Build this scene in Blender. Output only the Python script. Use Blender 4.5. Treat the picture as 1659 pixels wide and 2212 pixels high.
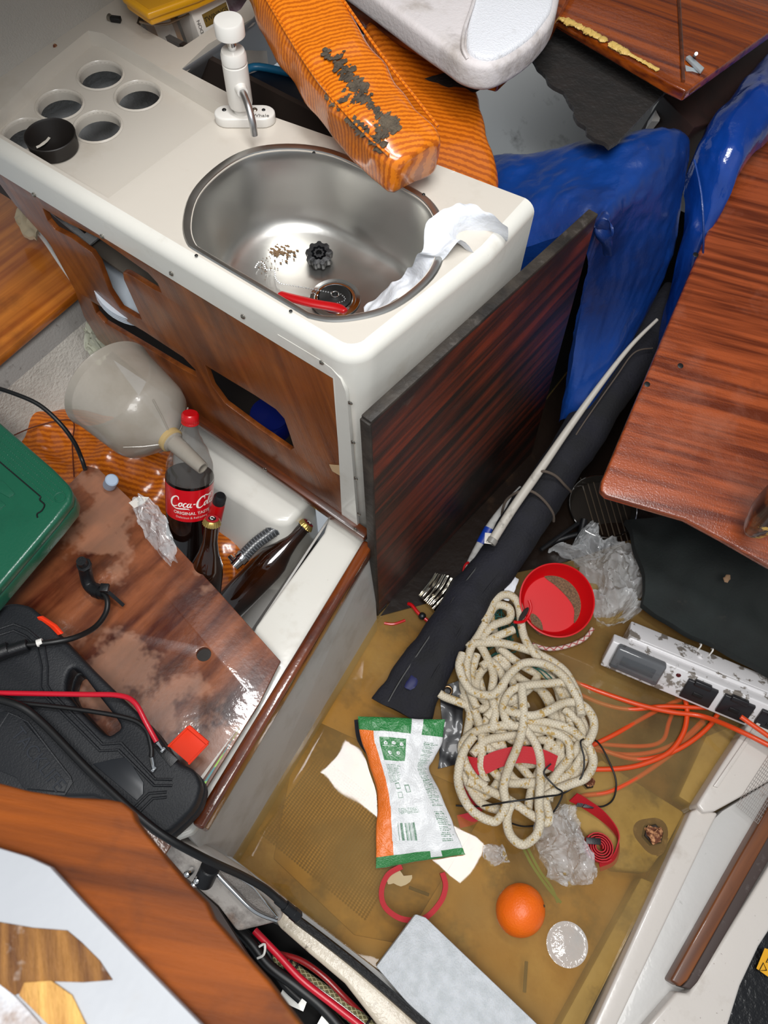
import bpy, bmesh, math, random
from mathutils import Vector, Matrix, noise
from math import sin, cos, pi, radians
random.seed(7)
SC = bpy.context.scene
COL = SC.collection
for o in list(bpy.data.objects): bpy.data.objects.remove(o)

# ------------------------------------------------------------------ camera
FPX = 1723.86
RT = Vector((0.81020281, 0.58567397, 0.02360946)); UP = Vector((-0.52907365, 0.71337917, 0.45953372)); FW = Vector((-0.25229444, 0.38480665, -0.88784647))
CAM = Vector((0, 0, 1.65))
cd = bpy.data.cameras.new('camera'); cam = bpy.data.objects.new('camera', cd); COL.objects.link(cam)
cd.sensor_fit = 'VERTICAL'; cd.sensor_height = 36; cd.lens = FPX * 36 / 2212; cd.clip_start = .02
m = Matrix((RT, UP, -FW)).transposed().to_4x4(); m.translation = CAM
cam.matrix_world = m
cd.dof.use_dof = True; cd.dof.focus_distance = 1.3; cd.dof.aperture_fstop = 7.0
SC.camera = cam
SC.view_settings.view_transform = 'Standard'; SC.view_settings.look = 'None'
SC.view_settings.gamma = 1; SC.view_settings.use_curve_mapping = False
SC.view_settings.exposure = 0.0
# ------------------------------------------------------------------ light
W = bpy.data.worlds.new('world'); SC.world = W; W.use_nodes = True
W.node_tree.nodes['Background'].inputs[0].default_value = (.86, .93, 1, 1)
W.node_tree.nodes['Background'].inputs[1].default_value = .40
def area(name, loc, target, sx, sy, power, col=(1, 1, 1)):
    l = bpy.data.lights.new(name, 'AREA'); l.shape = 'RECTANGLE'; l.size = sx; l.size_y = sy; l.energy = power; l.color = col
    o = bpy.data.objects.new(name, l); COL.objects.link(o); o.location = loc
    o.rotation_euler = (Vector(target) - Vector(loc)).to_track_quat('-Z', 'Y').to_euler(); return o
area('daylight_companionway', (.30, -.50, 3.0), (-.15, .40, .3), 1.25, .95, 58, (1, .985, .96))
area('daylight_roof_slot', (-.15, .53, 2.6), (-.15, .53, 0), .86, .21, 20, (1, 1, 1))

# ------------------------------------------------------------------ geometry helpers
def ray(px, py): return FW * FPX + RT * (px - 829.5) - UP * (py - 1106)
def G(px, py, z):
    d = ray(px, py); return CAM + d * ((z - CAM.z) / d.z)
def GY(px, py, y):
    d = ray(px, py); return CAM + d * (y / d.y)
def GX(px, py, x):
    d = ray(px, py); return CAM + d * (x / d.x)
def GP(px, py, p0, n):
    d = ray(px, py); n = Vector(n); return CAM + d * ((Vector(p0) - CAM).dot(n) / d.dot(n))
def GS(pts): return [G(*p) for p in pts]
def catmull(pts, n=6, closed=False):
    P = [Vector(p) for p in pts]; out = []; L = len(P)
    rng = range(L) if closed else range(L - 1)
    for i in rng:
        if closed: a, b, c, d = P[i - 1], P[i], P[(i + 1) % L], P[(i + 2) % L]
        else: a, b, c, d = P[max(i - 1, 0)], P[i], P[i + 1], P[min(i + 2, L - 1)]
        for k in range(n):
            t = k / n
            out.append(.5 * ((2 * b) + (c - a) * t + (2 * a - 5 * b + 4 * c - d) * t * t + (3 * b - a - 3 * c + d) * t ** 3))
    if not closed: out.append(P[-1].copy())
    return out
def tag(o, label=None, cat=None, group=None, kind=None):
    if label: o['label'] = label
    if cat: o['category'] = cat
    if group: o['group'] = group
    if kind: o['kind'] = kind
    return o
def thing(name, label, cat, loc, group=None):
    o = bpy.data.objects.new(name, None); COL.objects.link(o); o.location = loc; o.empty_display_size = .02
    return tag(o, label, cat, group)
def wloc(o):
    v = Vector((0, 0, 0))
    while o: v = v + Vector(o.location); o = o.parent
    return v
def obj(name, bm, mat, parent=None, smooth=True, label=None, cat=None, group=None, kind=None):
    bm.normal_update()
    me = bpy.data.meshes.new(name)
    if parent: off = wloc(parent)
    else:
        vs = [v.co for v in bm.verts]
        off = Vector(((min(v.x for v in vs) + max(v.x for v in vs)) / 2, (min(v.y for v in vs) + max(v.y for v in vs)) / 2, min(v.z for v in vs)))
    for v in bm.verts: v.co -= off
    bm.to_mesh(me); bm.free()
    o = bpy.data.objects.new(name, me); COL.objects.link(o)
    if parent: o.parent = parent
    else: o.location = off
    for mm in (mat if isinstance(mat, (list, tuple)) else [mat]): me.materials.append(mm)
    if smooth:
        for p in me.polygons: p.use_smooth = True
        try: me.set_sharp_from_angle(angle=radians(40))
        except Exception: pass
    return tag(o, label, cat, group, kind)
def join(*bms):
    r = bms[0]
    for b in bms[1:]:
        me = bpy.data.meshes.new('tmp'); b.to_mesh(me); b.free(); r.from_mesh(me); bpy.data.meshes.remove(me)
    return r
def bevel(bm, r, seg=2, ang=30):
    if r <= 0: return bm
    bm.normal_update()
    ed = [e for e in bm.edges if len(e.link_faces) == 2 and e.calc_face_angle(0) > radians(ang)]
    bmesh.ops.bevel(bm, geom=ed, offset=r, segments=seg, profile=.5, affect='EDGES', clamp_overlap=True)
    return bm
def slab(pts, thick, r=0, seg=2, n=None):
    """solid plate: the outline pts is its upper face, thick goes against its normal"""
    bm = bmesh.new(); pts = [Vector(p) for p in pts]
    if n is None:
        n = Vector((0, 0, 0))
        for i in range(len(pts)):
            a, b = pts[i], pts[(i + 1) % len(pts)]; n += a.cross(b)
        n.normalize()
        if n.z < 0: n = -n
    n = Vector(n).normalized()
    a = [bm.verts.new(p) for p in pts]; b = [bm.verts.new(p - n * thick) for p in pts]
    bm.faces.new(a); bm.faces.new(b[::-1])
    for i in range(len(pts)):
        j = (i + 1) % len(pts); bm.faces.new((a[i], b[i], b[j], a[j]))
    bmesh.ops.recalc_face_normals(bm, faces=bm.faces)
    bevel(bm, r, seg); 
    bmesh.ops.triangulate(bm, faces=[f for f in bm.faces if len(f.verts) > 4])
    return bm
def box(c, x, y, z, r=0, seg=2):
    c, x, y, z = map(Vector, (c, x, y, z)); bm = bmesh.new(); vs = []
    for k in (-1, 1):
        for j in (-1, 1):
            for i in (-1, 1): vs.append(bm.verts.new(c + x * i + y * j + z * k))
    for f in ((0, 1, 3, 2), (4, 6, 7, 5), (0, 4, 5, 1), (2, 3, 7, 6), (0, 2, 6, 4), (1, 5, 7, 3)): bm.faces.new([vs[i] for i in f])
    bmesh.ops.recalc_face_normals(bm, faces=bm.faces)
    return bevel(bm, r, seg)
def quad(*pts):
    bm = bmesh.new(); bm.faces.new([bm.verts.new(p) for p in pts]); return bm
def tube(pts, rad, n=12, smooth=5, closed=False, flat=None):
    """swept tube; rad is a number or a function of 0..1; flat=(w,h,upvec) sweeps a ribbon"""
    P = catmull(pts, smooth, closed) if smooth > 1 else [Vector(p) for p in pts]
    bm = bmesh.new(); uv = bm.loops.layers.uv.new('UVMap'); rings = []; L = len(P); s = [0]
    for i in range(1, L): s.append(s[-1] + (P[i] - P[i - 1]).length)
    tot = s[-1] or 1; nv = None
    for i in range(L):
        t = (P[(i + 1) % L] - P[i - 1]) if closed else (P[min(i + 1, L - 1)] - P[max(i - 1, 0)])
        if t.length < 1e-9: t = Vector((0, 0, 1))
        t.normalize()
        if nv is None: nv = t.orthogonal()
        if flat: nv = Vector(flat[2]) - t * t.dot(Vector(flat[2]))
        else: nv = nv - t * nv.dot(t)
        if nv.length < 1e-6: nv = t.orthogonal()
        nv.normalize(); b = t.cross(nv)
        r = rad(s[i] / tot) if callable(rad) else rad
        if flat: ring = [P[i] + b * (flat[0] * cx) + nv * (flat[1] * cy) for cx, cy in ((1, 1), (-1, 1), (-1, -1), (1, -1))]
        else: ring = [P[i] + nv * (r * cos(2 * pi * k / n)) + b * (r * sin(2 * pi * k / n)) for k in range(n)]
        rings.append([bm.verts.new(q) for q in ring])
    m_ = len(rings[0])
    for i in range(L if closed else L - 1):
        A, B = rings[i], rings[(i + 1) % L]; u0 = s[i]; u1 = s[i + 1] if i + 1 < L else tot + (P[0] - P[-1]).length
        for k in range(m_):
            f = bm.faces.new((A[k], A[(k + 1) % m_], B[(k + 1) % m_], B[k]))
            for l, q in zip(f.loops, ((u0, k / m_), (u0, (k + 1) / m_), (u1, (k + 1) / m_), (u1, k / m_))): l[uv].uv = q
    if not closed:
        bm.faces.new(rings[0][::-1]); bm.faces.new(rings[-1])
    bmesh.ops.recalc_face_normals(bm, faces=bm.faces)
    return bm
def basis(ax):
    ax = Vector(ax).normalized(); a = ax.orthogonal().normalized(); return a, ax.cross(a), ax
def lathe(o, ax, prof, n=40, cap0=True, cap1=True, xdir=None, wob=None):
    """profile of (radius, height along ax)"""
    o = Vector(o); a, b, ax = basis(ax)
    if xdir is not None:
        a = (Vector(xdir) - ax * Vector(xdir).dot(ax)).normalized(); b = ax.cross(a)
    bm = bmesh.new(); rings = []
    for r, h in prof:
        rings.append([bm.verts.new(o + ax * h + (a * cos(2 * pi * k / n) + b * sin(2 * pi * k / n)) * (max(r, 1e-5) * (wob(k / n, h) if wob else 1))) for k in range(n)])
    for A, B in zip(rings, rings[1:]):
        for k in range(n): bm.faces.new((A[k], A[(k + 1) % n], B[(k + 1) % n], B[k]))
    if cap0: bm.faces.new(rings[0][::-1])
    if cap1: bm.faces.new(rings[-1])
    if cap0 or cap1: bmesh.ops.recalc_face_normals(bm, faces=bm.faces)
    return bm
def cyl(a, b, r, n=20, r2=None, bev=0):
    a, b = Vector(a), Vector(b); L = (b - a).length; r2 = r if r2 is None else r2
    if bev: return lathe(a, b - a, [(r - bev, 0), (r, bev), (r2, L - bev), (r2 - bev, L)], n)
    return lathe(a, b - a, [(r, 0), (r2, L)], n)
def loft(secs, n=28, caps=True, amp=0, fs=8, sub=4, exp=3.5):
    """cushion body: secs = (centre, half-width vector, half-height vector)"""
    C_ = catmull([s[0] for s in secs], sub); U = catmull([s[1] for s in secs], sub); V = catmull([s[2] for s in secs], sub)
    S = list(zip(C_, U, V))
    if caps:
        def end(s, t, d): 
            c, u, v = s; h = v.length
            return [(c + t * (h * .5 * q), u * w_, v * w_) for q, w_ in ((.45, .97), (.8, .88), (1, .7))]
        t0 = (S[0][0] - S[1][0]).normalized(); t1 = (S[-1][0] - S[-2][0]).normalized()
        S = end(S[0], t0, 0)[::-1] + S + end(S[-1], t1, 0)
    bm = bmesh.new(); uv = bm.loops.layers.uv.new('UVMap'); rings = []; s = [0]
    for i in range(1, len(S)): s.append(s[-1] + (S[i][0] - S[i - 1][0]).length)
    for c, u, v in S:
        ring = []
        for k in range(n):
            a = 2 * pi * k / n; ca, sa = cos(a), sin(a)
            x = math.copysign(abs(ca) ** (2 / exp), ca); y = math.copysign(abs(sa) ** (2 / exp), sa)
            ring.append(bm.verts.new(c + u * x + v * y))
        rings.append(ring)
    for i in range(len(rings) - 1):
        A, B = rings[i], rings[i + 1]
        for k in range(n):
            f = bm.faces.new((A[k], A[(k + 1) % n], B[(k + 1) % n], B[k]))
            for l, q in zip(f.loops, ((s[i], k / n), (s[i], (k + 1) / n), (s[i + 1], (k + 1) / n), (s[i + 1], k / n))): l[uv].uv = q
    bm.faces.new(rings[0][::-1]); bm.faces.new(rings[-1])
    bmesh.ops.recalc_face_normals(bm, faces=bm.faces)
    if amp: wrinkle(bm, amp, fs)
    return bm
def wrinkle(bm, amp, fs, stretch=(1, 1, 1)):
    bm.normal_update()
    for v in bm.verts:
        p = Vector((v.co.x * fs * stretch[0], v.co.y * fs * stretch[1], v.co.z * fs * stretch[2]))
        v.co += v.normal * (amp * (noise.noise(p) + .5 * noise.noise(p * 2.3)))
    return bm
def sheet(left, right, nu, nv, lift=None, amp=0, fs=20, thick=0, sm=6, ridged=False):
    """surface ruled between two polylines; lift(u,v) raises it; thick closes it into a solid"""
    L_ = catmull(left, sm); R_ = catmull(right, sm)
    def at(P, t):
        x = t * (len(P) - 1); i = min(int(x), len(P) - 2); return P[i].lerp(P[i + 1], x - i)
    bm = bmesh.new(); uv = bm.loops.layers.uv.new('UVMap'); g = []
    for j in range(nv + 1):
        a, b = at(L_, j / nv), at(R_, j / nv); row = []
        for i in range(nu + 1):
            p = a.lerp(b, i / nu)
            if lift: p = p + Vector((0, 0, lift(i / nu, j / nv)))
            if amp:
                q = p * fs; nn = noise.noise(q) + .5 * noise.noise(q * 2.1)
                if ridged: nn = .6 - abs(noise.noise(q)) * 1.6 - abs(noise.noise(q * 2.3)) * .9 - abs(noise.noise(q * 4.9)) * .5
                p = p + Vector((noise.noise(q + Vector((9, 0, 0))) * amp * .5, noise.noise(q + Vector((0, 9, 0))) * amp * .5, nn * amp))
            row.append(bm.verts.new(p))
        g.append(row)
    g2 = None
    if thick: g2 = [[bm.verts.new(v.co - Vector((0, 0, thick))) for v in row] for row in g]
    for j in range(nv):
        for i in range(nu):
            f = bm.faces.new((g[j][i], g[j][i + 1], g[j + 1][i + 1], g[j + 1][i]))
            for l, q in zip(f.loops, ((i, j), (i + 1, j), (i + 1, j + 1), (i, j + 1))): l[uv].uv = (q[0] / nu, q[1] / nv)
            if g2: bm.faces.new((g2[j][i], g2[j + 1][i], g2[j + 1][i + 1], g2[j][i + 1]))
    if g2:
        bd = [(j, 0) for j in range(nv + 1)] + [(nv, i) for i in range(1, nu + 1)] + [(j, nu) for j in range(nv - 1, -1, -1)] + [(0, i) for i in range(nu - 1, 0, -1)]
        for k in range(len(bd)):
            (a, b), (c, d) = bd[k], bd[(k + 1) % len(bd)]
            bm.faces.new((g[a][b], g[c][d], g2[c][d], g2[a][b]))
        bmesh.ops.recalc_face_normals(bm, faces=bm.faces)
    return bm
def plate(outer, holes, o, ex, ey, thick, bev=0):
    """flat plate with holes; outline points are 3D points in the plane (o, ex, ey)"""
    o, ex, ey = Vector(o), Vector(ex).normalized(), Vector(ey).normalized(); ez = ex.cross(ey)
    c = bpy.data.curves.new('tmp', 'CURVE'); c.dimensions = '2D'; c.fill_mode = 'BOTH'
    c.extrude = max(thick / 2 - bev, 1e-5); c.bevel_depth = bev; c.bevel_resolution = 2; c.offset = -bev
    for pl in [outer] + holes:
        sp = c.splines.new('POLY'); sp.points.add(len(pl) - 1); sp.use_cyclic_u = True
        for q, p in zip(sp.points, pl):
            d = Vector(p) - o; q.co = (d.dot(ex), d.dot(ey), 0, 1)
    t = bpy.data.objects.new('tmp', c); COL.objects.link(t); bpy.context.view_layer.update()
    me = bpy.data.meshes.new_from_object(t.evaluated_get(bpy.context.evaluated_depsgraph_get()))
    bm = bmesh.new(); bm.from_mesh(me); bpy.data.objects.remove(t); bpy.data.curves.remove(c); bpy.data.meshes.remove(me)
    bmesh.ops.remove_doubles(bm, verts=bm.verts, dist=1e-5)
    for v in bm.verts: v.co = o + ex * v.co.x + ey * v.co.y + ez * v.co.z
    return bm
def textbm(s, size, o, ex, ey, ext=.0004, align='CENTER', fn=None, bold=0):
    c = bpy.data.curves.new('tmp', 'FONT'); c.body = s; c.size = size; c.extrude = ext; c.align_x = align; c.align_y = 'CENTER'; c.offset = bold
    t = bpy.data.objects.new('tmp', c); COL.objects.link(t); bpy.context.view_layer.update()
    me = bpy.data.meshes.new_from_object(t.evaluated_get(bpy.context.evaluated_depsgraph_get()))
    bm = bmesh.new(); bm.from_mesh(me); bpy.data.objects.remove(t); bpy.data.curves.remove(c); bpy.data.meshes.remove(me)
    if fn:
        bmesh.ops.subdivide_edges(bm, edges=[e for e in bm.edges if e.calc_length() > size * .3], cuts=2)
        for v in bm.verts: v.co = fn(v.co.x, v.co.y, v.co.z)
    else:
        o, ex, ey = Vector(o), Vector(ex).normalized(), Vector(ey).normalized(); ez = ex.cross(ey)
        for v in bm.verts: v.co = o + ex * v.co.x + ey * v.co.y + ez * v.co.z
    return bm
def blob(c, r, amp=.2, fs=30, sc=(1, 1, 1), sub=3):
    bm = bmesh.new(); bmesh.ops.create_icosphere(bm, subdivisions=sub, radius=1)
    c = Vector(c)
    for v in bm.verts:
        p = v.co.copy(); k = 1 + amp * noise.noise(p * 1.7 + c * fs) + amp * .5 * noise.noise(p * 4 + c * fs)
        v.co = c + Vector((p.x * sc[0], p.y * sc[1], p.z * sc[2])) * (r * k)
    return bm
def ring_pts(c, r, ax=(0, 0, 1), n=24, a0=0, a1=2 * pi):
    a, b, ax = basis(ax); return [Vector(c) + (a * cos(a0 + (a1 - a0) * k / n) + b * sin(a0 + (a1 - a0) * k / n)) * r for k in range(n + (0 if a1 - a0 >= 2 * pi - .01 else 1))]

# ------------------------------------------------------------------ materials
def lin(c):
    if isinstance(c, str):
        c = c.lstrip('#'); c = tuple(int(c[i:i + 2], 16) / 255 for i in (0, 2, 4))
        c = tuple(x / 12.92 if x <= .04045 else ((x + .055) / 1.055) ** 2.4 for x in c)
    return (c[0], c[1], c[2], 1)
MC = {}
def M(name, col, rough=.5, metal=0, col2=None, nscale=8, grain=None, gs=14, lo=.35, hi=.65, bump=0, bscale=60, alpha=1, trans=0,
      coat=0, dirt=(), spec=.5, rr=None, stripe=None, uvw=None, sss=0, sheen=0, ior=None, detail=4, fig=None, bgrain=False):
    if name in MC: return MC[name]
    mt = bpy.data.materials.new(name); mt.use_nodes = True; nt = mt.node_tree; N = nt.nodes; L = nt.links
    b = N['Principled BSDF']
    def s(k, v):
        if k in b.inputs: b.inputs[k].default_value = v
    s('Roughness', rough); s('Metallic', metal); s('Alpha', alpha); s('Transmission Weight', trans); s('Coat Weight', coat); s('Coat Roughness', .06)
    s('Specular IOR Level', spec); s('Base Color', lin(col)); s('Subsurface Weight', sss); s('Subsurface Radius', (.02, .015, .01)); s('Sheen Weight', sheen)
    if ior: s('IOR', ior)
    tc = N.new('ShaderNodeTexCoord'); vec = tc.outputs['Object']; gvec = vec
    if grain is not None:
        g = Vector(grain).normalized(); a = g.orthogonal().normalized(); bb = g.cross(a)
        cx = N.new('ShaderNodeCombineXYZ')
        for i, (d, k) in enumerate(((g, 1), (a, gs), (bb, gs))):
            vm = N.new('ShaderNodeVectorMath'); vm.operation = 'DOT_PRODUCT'; L.new(vec, vm.inputs[0]); vm.inputs[1].default_value = d * k
            L.new(vm.outputs['Value'], cx.inputs[i])
        gvec = cx.outputs[0]
    def ns(v, sc, det=detail, rough_=.6, dist=0):
        n = N.new('ShaderNodeTexNoise'); n.inputs['Scale'].default_value = sc; n.inputs['Detail'].default_value = det
        n.inputs['Roughness'].default_value = rough_; n.inputs['Distortion'].default_value = dist; L.new(v, n.inputs['Vector']); return n.outputs['Fac']
    def rng(f, a, c, o0=0, o1=1):
        r = N.new('ShaderNodeMapRange'); r.inputs[1].default_value = a; r.inputs[2].default_value = c; r.inputs[3].default_value = o0; r.inputs[4].default_value = o1
        L.new(f, r.inputs[0]); return r.outputs[0]
    def mixc(f, a, c):
        x = N.new('ShaderNodeMix'); x.data_type = 'RGBA'; L.new(f, x.inputs['Factor'])
        for i, q in ((6, a), (7, c)):
            if hasattr(q, 'default_value') and not isinstance(q, (tuple, str)): L.new(q, x.inputs[i])
            else: x.inputs[i].default_value = lin(q)
        return x.outputs[2]
    cur = None
    if col2 is not None: cur = mixc(rng(ns(gvec, nscale, detail, .55), lo, hi), col, col2)
    if fig:  # figure across the grain: (colour, scale, amount)
        cur = mixc(rng(ns(gvec, fig[1], 2), .48, .62, 0, fig[2]), cur if cur else col, fig[0])
    if stripe:  # (direction, period, colour, width, amount)
        vm = N.new('ShaderNodeVectorMath'); vm.operation = 'DOT_PRODUCT'; L.new(vec, vm.inputs[0]); vm.inputs[1].default_value = Vector(stripe[0]).normalized() * (2 * pi / stripe[1])
        ad = N.new('ShaderNodeMath'); ad.operation = 'ADD'; L.new(vm.outputs['Value'], ad.inputs[0]); L.new(rng(ns(vec, 1.3 / stripe[1] , 1), 0, 1, -1.6, 1.6), ad.inputs[1])
        si = N.new('ShaderNodeMath'); si.operation = 'SINE'; L.new(ad.outputs[0], si.inputs[0])
        cur = mixc(rng(si.outputs[0], stripe[3] - .35, stripe[3] + .35, 0, stripe[4]), cur if cur else col, stripe[2])
    if uvw:  # braid on tubes: (freq along, freq around, colour, amount)
        sx = N.new('ShaderNodeSeparateXYZ'); L.new(tc.outputs['UV'], sx.inputs[0])
        outs = []
        for sg in (1, -1):
            m1 = N.new('ShaderNodeMath'); m1.operation = 'MULTIPLY'; L.new(sx.outputs[0], m1.inputs[0]); m1.inputs[1].default_value = uvw[0] * 2 * pi
            m2 = N.new('ShaderNodeMath'); m2.operation = 'MULTIPLY_ADD'; L.new(sx.outputs[1], m2.inputs[0]); m2.inputs[1].default_value = sg * uvw[1] * 2 * pi; L.new(m1.outputs[0], m2.inputs[2])
            m3 = N.new('ShaderNodeMath'); m3.operation = 'SINE'; L.new(m2.outputs[0], m3.inputs[0]); outs.append(m3.outputs[0])
            if uvw[1] == 0: break
        if len(outs) == 2:
            mm = N.new('ShaderNodeMath'); mm.operation = 'MAXIMUM'; L.new(outs[0], mm.inputs[0]); L.new(outs[1], mm.inputs[1]); f = mm.outputs[0]
        else: f = outs[0]
        uf = rng(f, .6, .95, 0, uvw[3]); cur = mixc(uf, cur if cur else col, uvw[2])
    for d in dirt:  # (colour, scale, lo, hi, amount); stains, and the lid board's painted light
        cur = mixc(rng(ns(vec, d[1], 5, .65), d[2], d[3], 0, d[4]), cur if cur else col, d[0])
    if cur is not None: L.new(cur, b.inputs['Base Color'])
    if rr: L.new(rng(ns(vec, rr[2], 3), .28, .74, rr[0], rr[1]), b.inputs['Roughness'])
    if bump:
        bp = N.new('ShaderNodeBump'); bp.inputs['Strength'].default_value = 1; bp.inputs['Distance'].default_value = bump
        L.new(ns(gvec if bgrain else vec, bscale, 3), bp.inputs['Height']); L.new(bp.outputs[0], b.inputs['Normal'])
        if coat and 'Coat Normal' in b.inputs: L.new(bp.outputs[0], b.inputs['Coat Normal'])
    MC[name] = mt; return mt

def pxd(a, b, z=.3): return (G(*b, z) - G(*a, z)).normalized()
XA = Vector((1, 0, 0)); YA = Vector((0, 1, 0)); ZA = Vector((0, 0, 1))
GRP = M('gelcoat', '#cdc6bb', .28, bump=.0004, bscale=25, coat=.3, dirt=[('#a3937c', 6, .55, .85, .55), ('#8a7660', 90, .72, .8, .6)])
GRPW = M('gelcoat_white', '#dcdad2', .25, bump=.0005, bscale=20, coat=.3, dirt=[('#a89a84', 9, .56, .85, .55), ('#5c4635', 120, .71, .78, .8)])
GRPG = M('gelcoat_grey', '#b4b2ae', .35, bump=.0006, bscale=30, dirt=[('#8b857b', 12, .5, .8, .6), ('#4a4038', 150, .72, .78, .7)])
TEXW = M('textured_white', '#c4bfb6', .6, bump=.003, bscale=160, dirt=[('#8f8a82', 10, .5, .8, .7)])
WALLW = M('headliner_white', '#b9b4ac', .6, bump=.0015, bscale=300, dirt=[('#5a4a3c', 60, .74, .79, .8)])
DARK = M('dark_void', '#0a0909', .8, spec=.2)  # near-black colour stands in for unlit recesses
PLY = M('front_plywood', '#8c4c1c', .3, col2='#622f0e', nscale=2.4, grain=(.3, 0, -1), gs=18, coat=.35, bump=.0004, bscale=30, bgrain=True, dirt=[('#25130a', 5, .48, .78, .75), ('#9a5a2c', 4, .6, .8, .3)])
TRIMW = M('trim_wood', '#6a3315', .3, col2='#3d1c0c', nscale=6, grain=(1, 0, 0), gs=12, coat=.4, dirt=[('#1f110b', 9, .5, .8, .6)])
RAILW = M('rail_varnish', '#7c3c14', .22, col2='#542108', nscale=2, grain=(0, 1, 0), gs=30, coat=.8, dirt=[('#22110a', 12, .54, .8, .7)], bump=.0004, bscale=60)
LIDW = M('wet_board', '#8f5232', .3, col2='#471b0e', nscale=4, grain=pxd((500, 1500), (600, 1390)), gs=7, lo=.34, hi=.66, coat=.6, rr=(.2, .5, 9), bump=.0006, bscale=45, dirt=[('#1d100c', 7, .47, .75, .85), ('#b98a70', 5, .53, .58, .4)])  # tan blotches put the lit patch and water film into the colour
PINE = M('pine_board', '#d27d2a', .3, col2='#a45515', nscale=2, grain=pxd((0, 640), (110, 560), .4), gs=26, coat=.5, dirt=[('#241008', 5, .54, .8, .8)])
MAHOG = M('table_mahogany', '#9c4a24', .26, col2='#5e250f', nscale=1.6, grain=pxd((1350, 740), (1600, 800), .5), gs=42, lo=.4, hi=.62, coat=.5, bump=.0006, bscale=300, dirt=[('#a86f5a', 5, .5, .75, .55), ('#3a1408', 9, .6, .8, .5)])
SAPELE = M('locker_lid_wood', '#97460f', .16, col2='#56200a', nscale=2, grain=pxd((1250, 0), (1450, 70), .7), gs=28, lo=.4, hi=.62, coat=.8, dirt=[('#2a0d05', 7, .56, .8, .5)], bump=.0005, bscale=120)
BULK = M('wet_bulkhead', '#6a2610', .34, fig=('#0f0a08', 1.3, .95), col2='#1f120c', nscale=2, grain=(.1, 1, .12), gs=22, lo=.38, hi=.6, coat=.3, dirt=[('#0d0907', 4, .44, .66, .92), ('#5d5850', 26, .64, .82, .45)], bump=.0006, bscale=50, bgrain=True)
EDGEW = M('board_edge', '#3a332c', .6, col2='#1c1815', nscale=20, bump=.002, bscale=60, dirt=[('#77706a', 30, .6, .8, .5)])
STEEL = M('brushed_steel', '#c4c3bf', .34, metal=1, bump=.0002, bscale=30, rr=(.26, .44, 6))
CHROME = M('chrome', '#d8d8d8', .1, metal=1)
WHITEP = M('white_plastic', '#dedbd5', .3, coat=.2)
BLACKP = M('black_plastic', '#101114', .42, bump=.0003, bscale=400)
BLACKR = M('black_rubber', '#0b0b0c', .45)
REDP = M('red_plastic', '#b3060f', .3, coat=.2)
OV = M('orange_vinyl', '#d27014', .24, bump=.0012, bscale=22, coat=.35, stripe=(pxd((1000, 300), (1060, 303), .7).cross(ZA), .0088, '#954006', .1, .7), dirt=[('#5a2408', 5, .56, .85, .6)])
OVM = M('orange_vinyl_muddy', '#e07c16', .22, bump=.0015, bscale=18, coat=.35, stripe=(pxd((760, 250), (860, 222), .9).cross(ZA), .0070, '#a04406', .1, .7), dirt=[('#5a2408', 6, .58, .85, .5)])
MUD = M('mud', '#5c5142', .8, bump=.004, bscale=90, col2='#3a3229', nscale=40)
BLUEV = M('blue_vinyl', '#103f8c', .36, col2='#0a2862', nscale=3, bump=.0012, bscale=55, coat=.25, dirt=[('#1c2447', 6, .5, .8, .7), ('#3f4048', 40, .6, .8, .35)])
NAVY = M('navy_canvas', '#0d0d1b', .8, col2='#06060d', nscale=12, bump=.0015, bscale=200, dirt=[('#2d2c33', 20, .6, .85, .4)])
FOAMW = M('white_foam', '#cfd2d6', .75, bump=.0022, bscale=350, sss=.1, col2='#bfc3c6', nscale=60)
ROPE = M('cream_rope', '#d3c9b5', .8, col2='#bfb39c', nscale=20, dirt=[('#a88327', 95, .575, .6, .8)], uvw=(170, 6, '#9a8d74', .5), bump=.0006, bscale=500)
ORC = M('orange_cable', '#d1410c', .4, coat=.2)
REDC = M('red_cable', '#c4122a', .35, coat=.2)
WEB = M('red_webbing', '#b0081a', .65, bump=.0006, bscale=500)
FILM = M('clear_film', '#eceff1', .12, alpha=.42, spec=1, coat=1, bump=.003, bscale=45)
PAPER = M('white_tissue', '#dfe2e8', .85, sss=.1, bump=.004, bscale=38)
RUST = M('rust', '#5e2f17', .8, col2='#c08a60', nscale=120, bump=.004, bscale=150, lo=.45, hi=.6)
INKW = M('print_white', '#efeae2', .4)
INKG = M('print_grey', '#6d6a66', .5)
SCREW = M('screw_steel', '#9a948a', .3, metal=1)

def screw(p, n, r=.004, parent=None, mat=None, name='screw'):
    n = Vector(n).normalized(); a, b, _ = basis(n)
    bm = lathe(Vector(p), n, [(r, 0), (r, r * .2), (r * .7, r * .5), (.0001, r * .6)], 14)
    bm = join(bm, box(Vector(p) + n * r * .58, a * r * .7, b * r * .12, n * r * .08))
    return obj(name, bm, mat or SCREW, parent)

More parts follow.
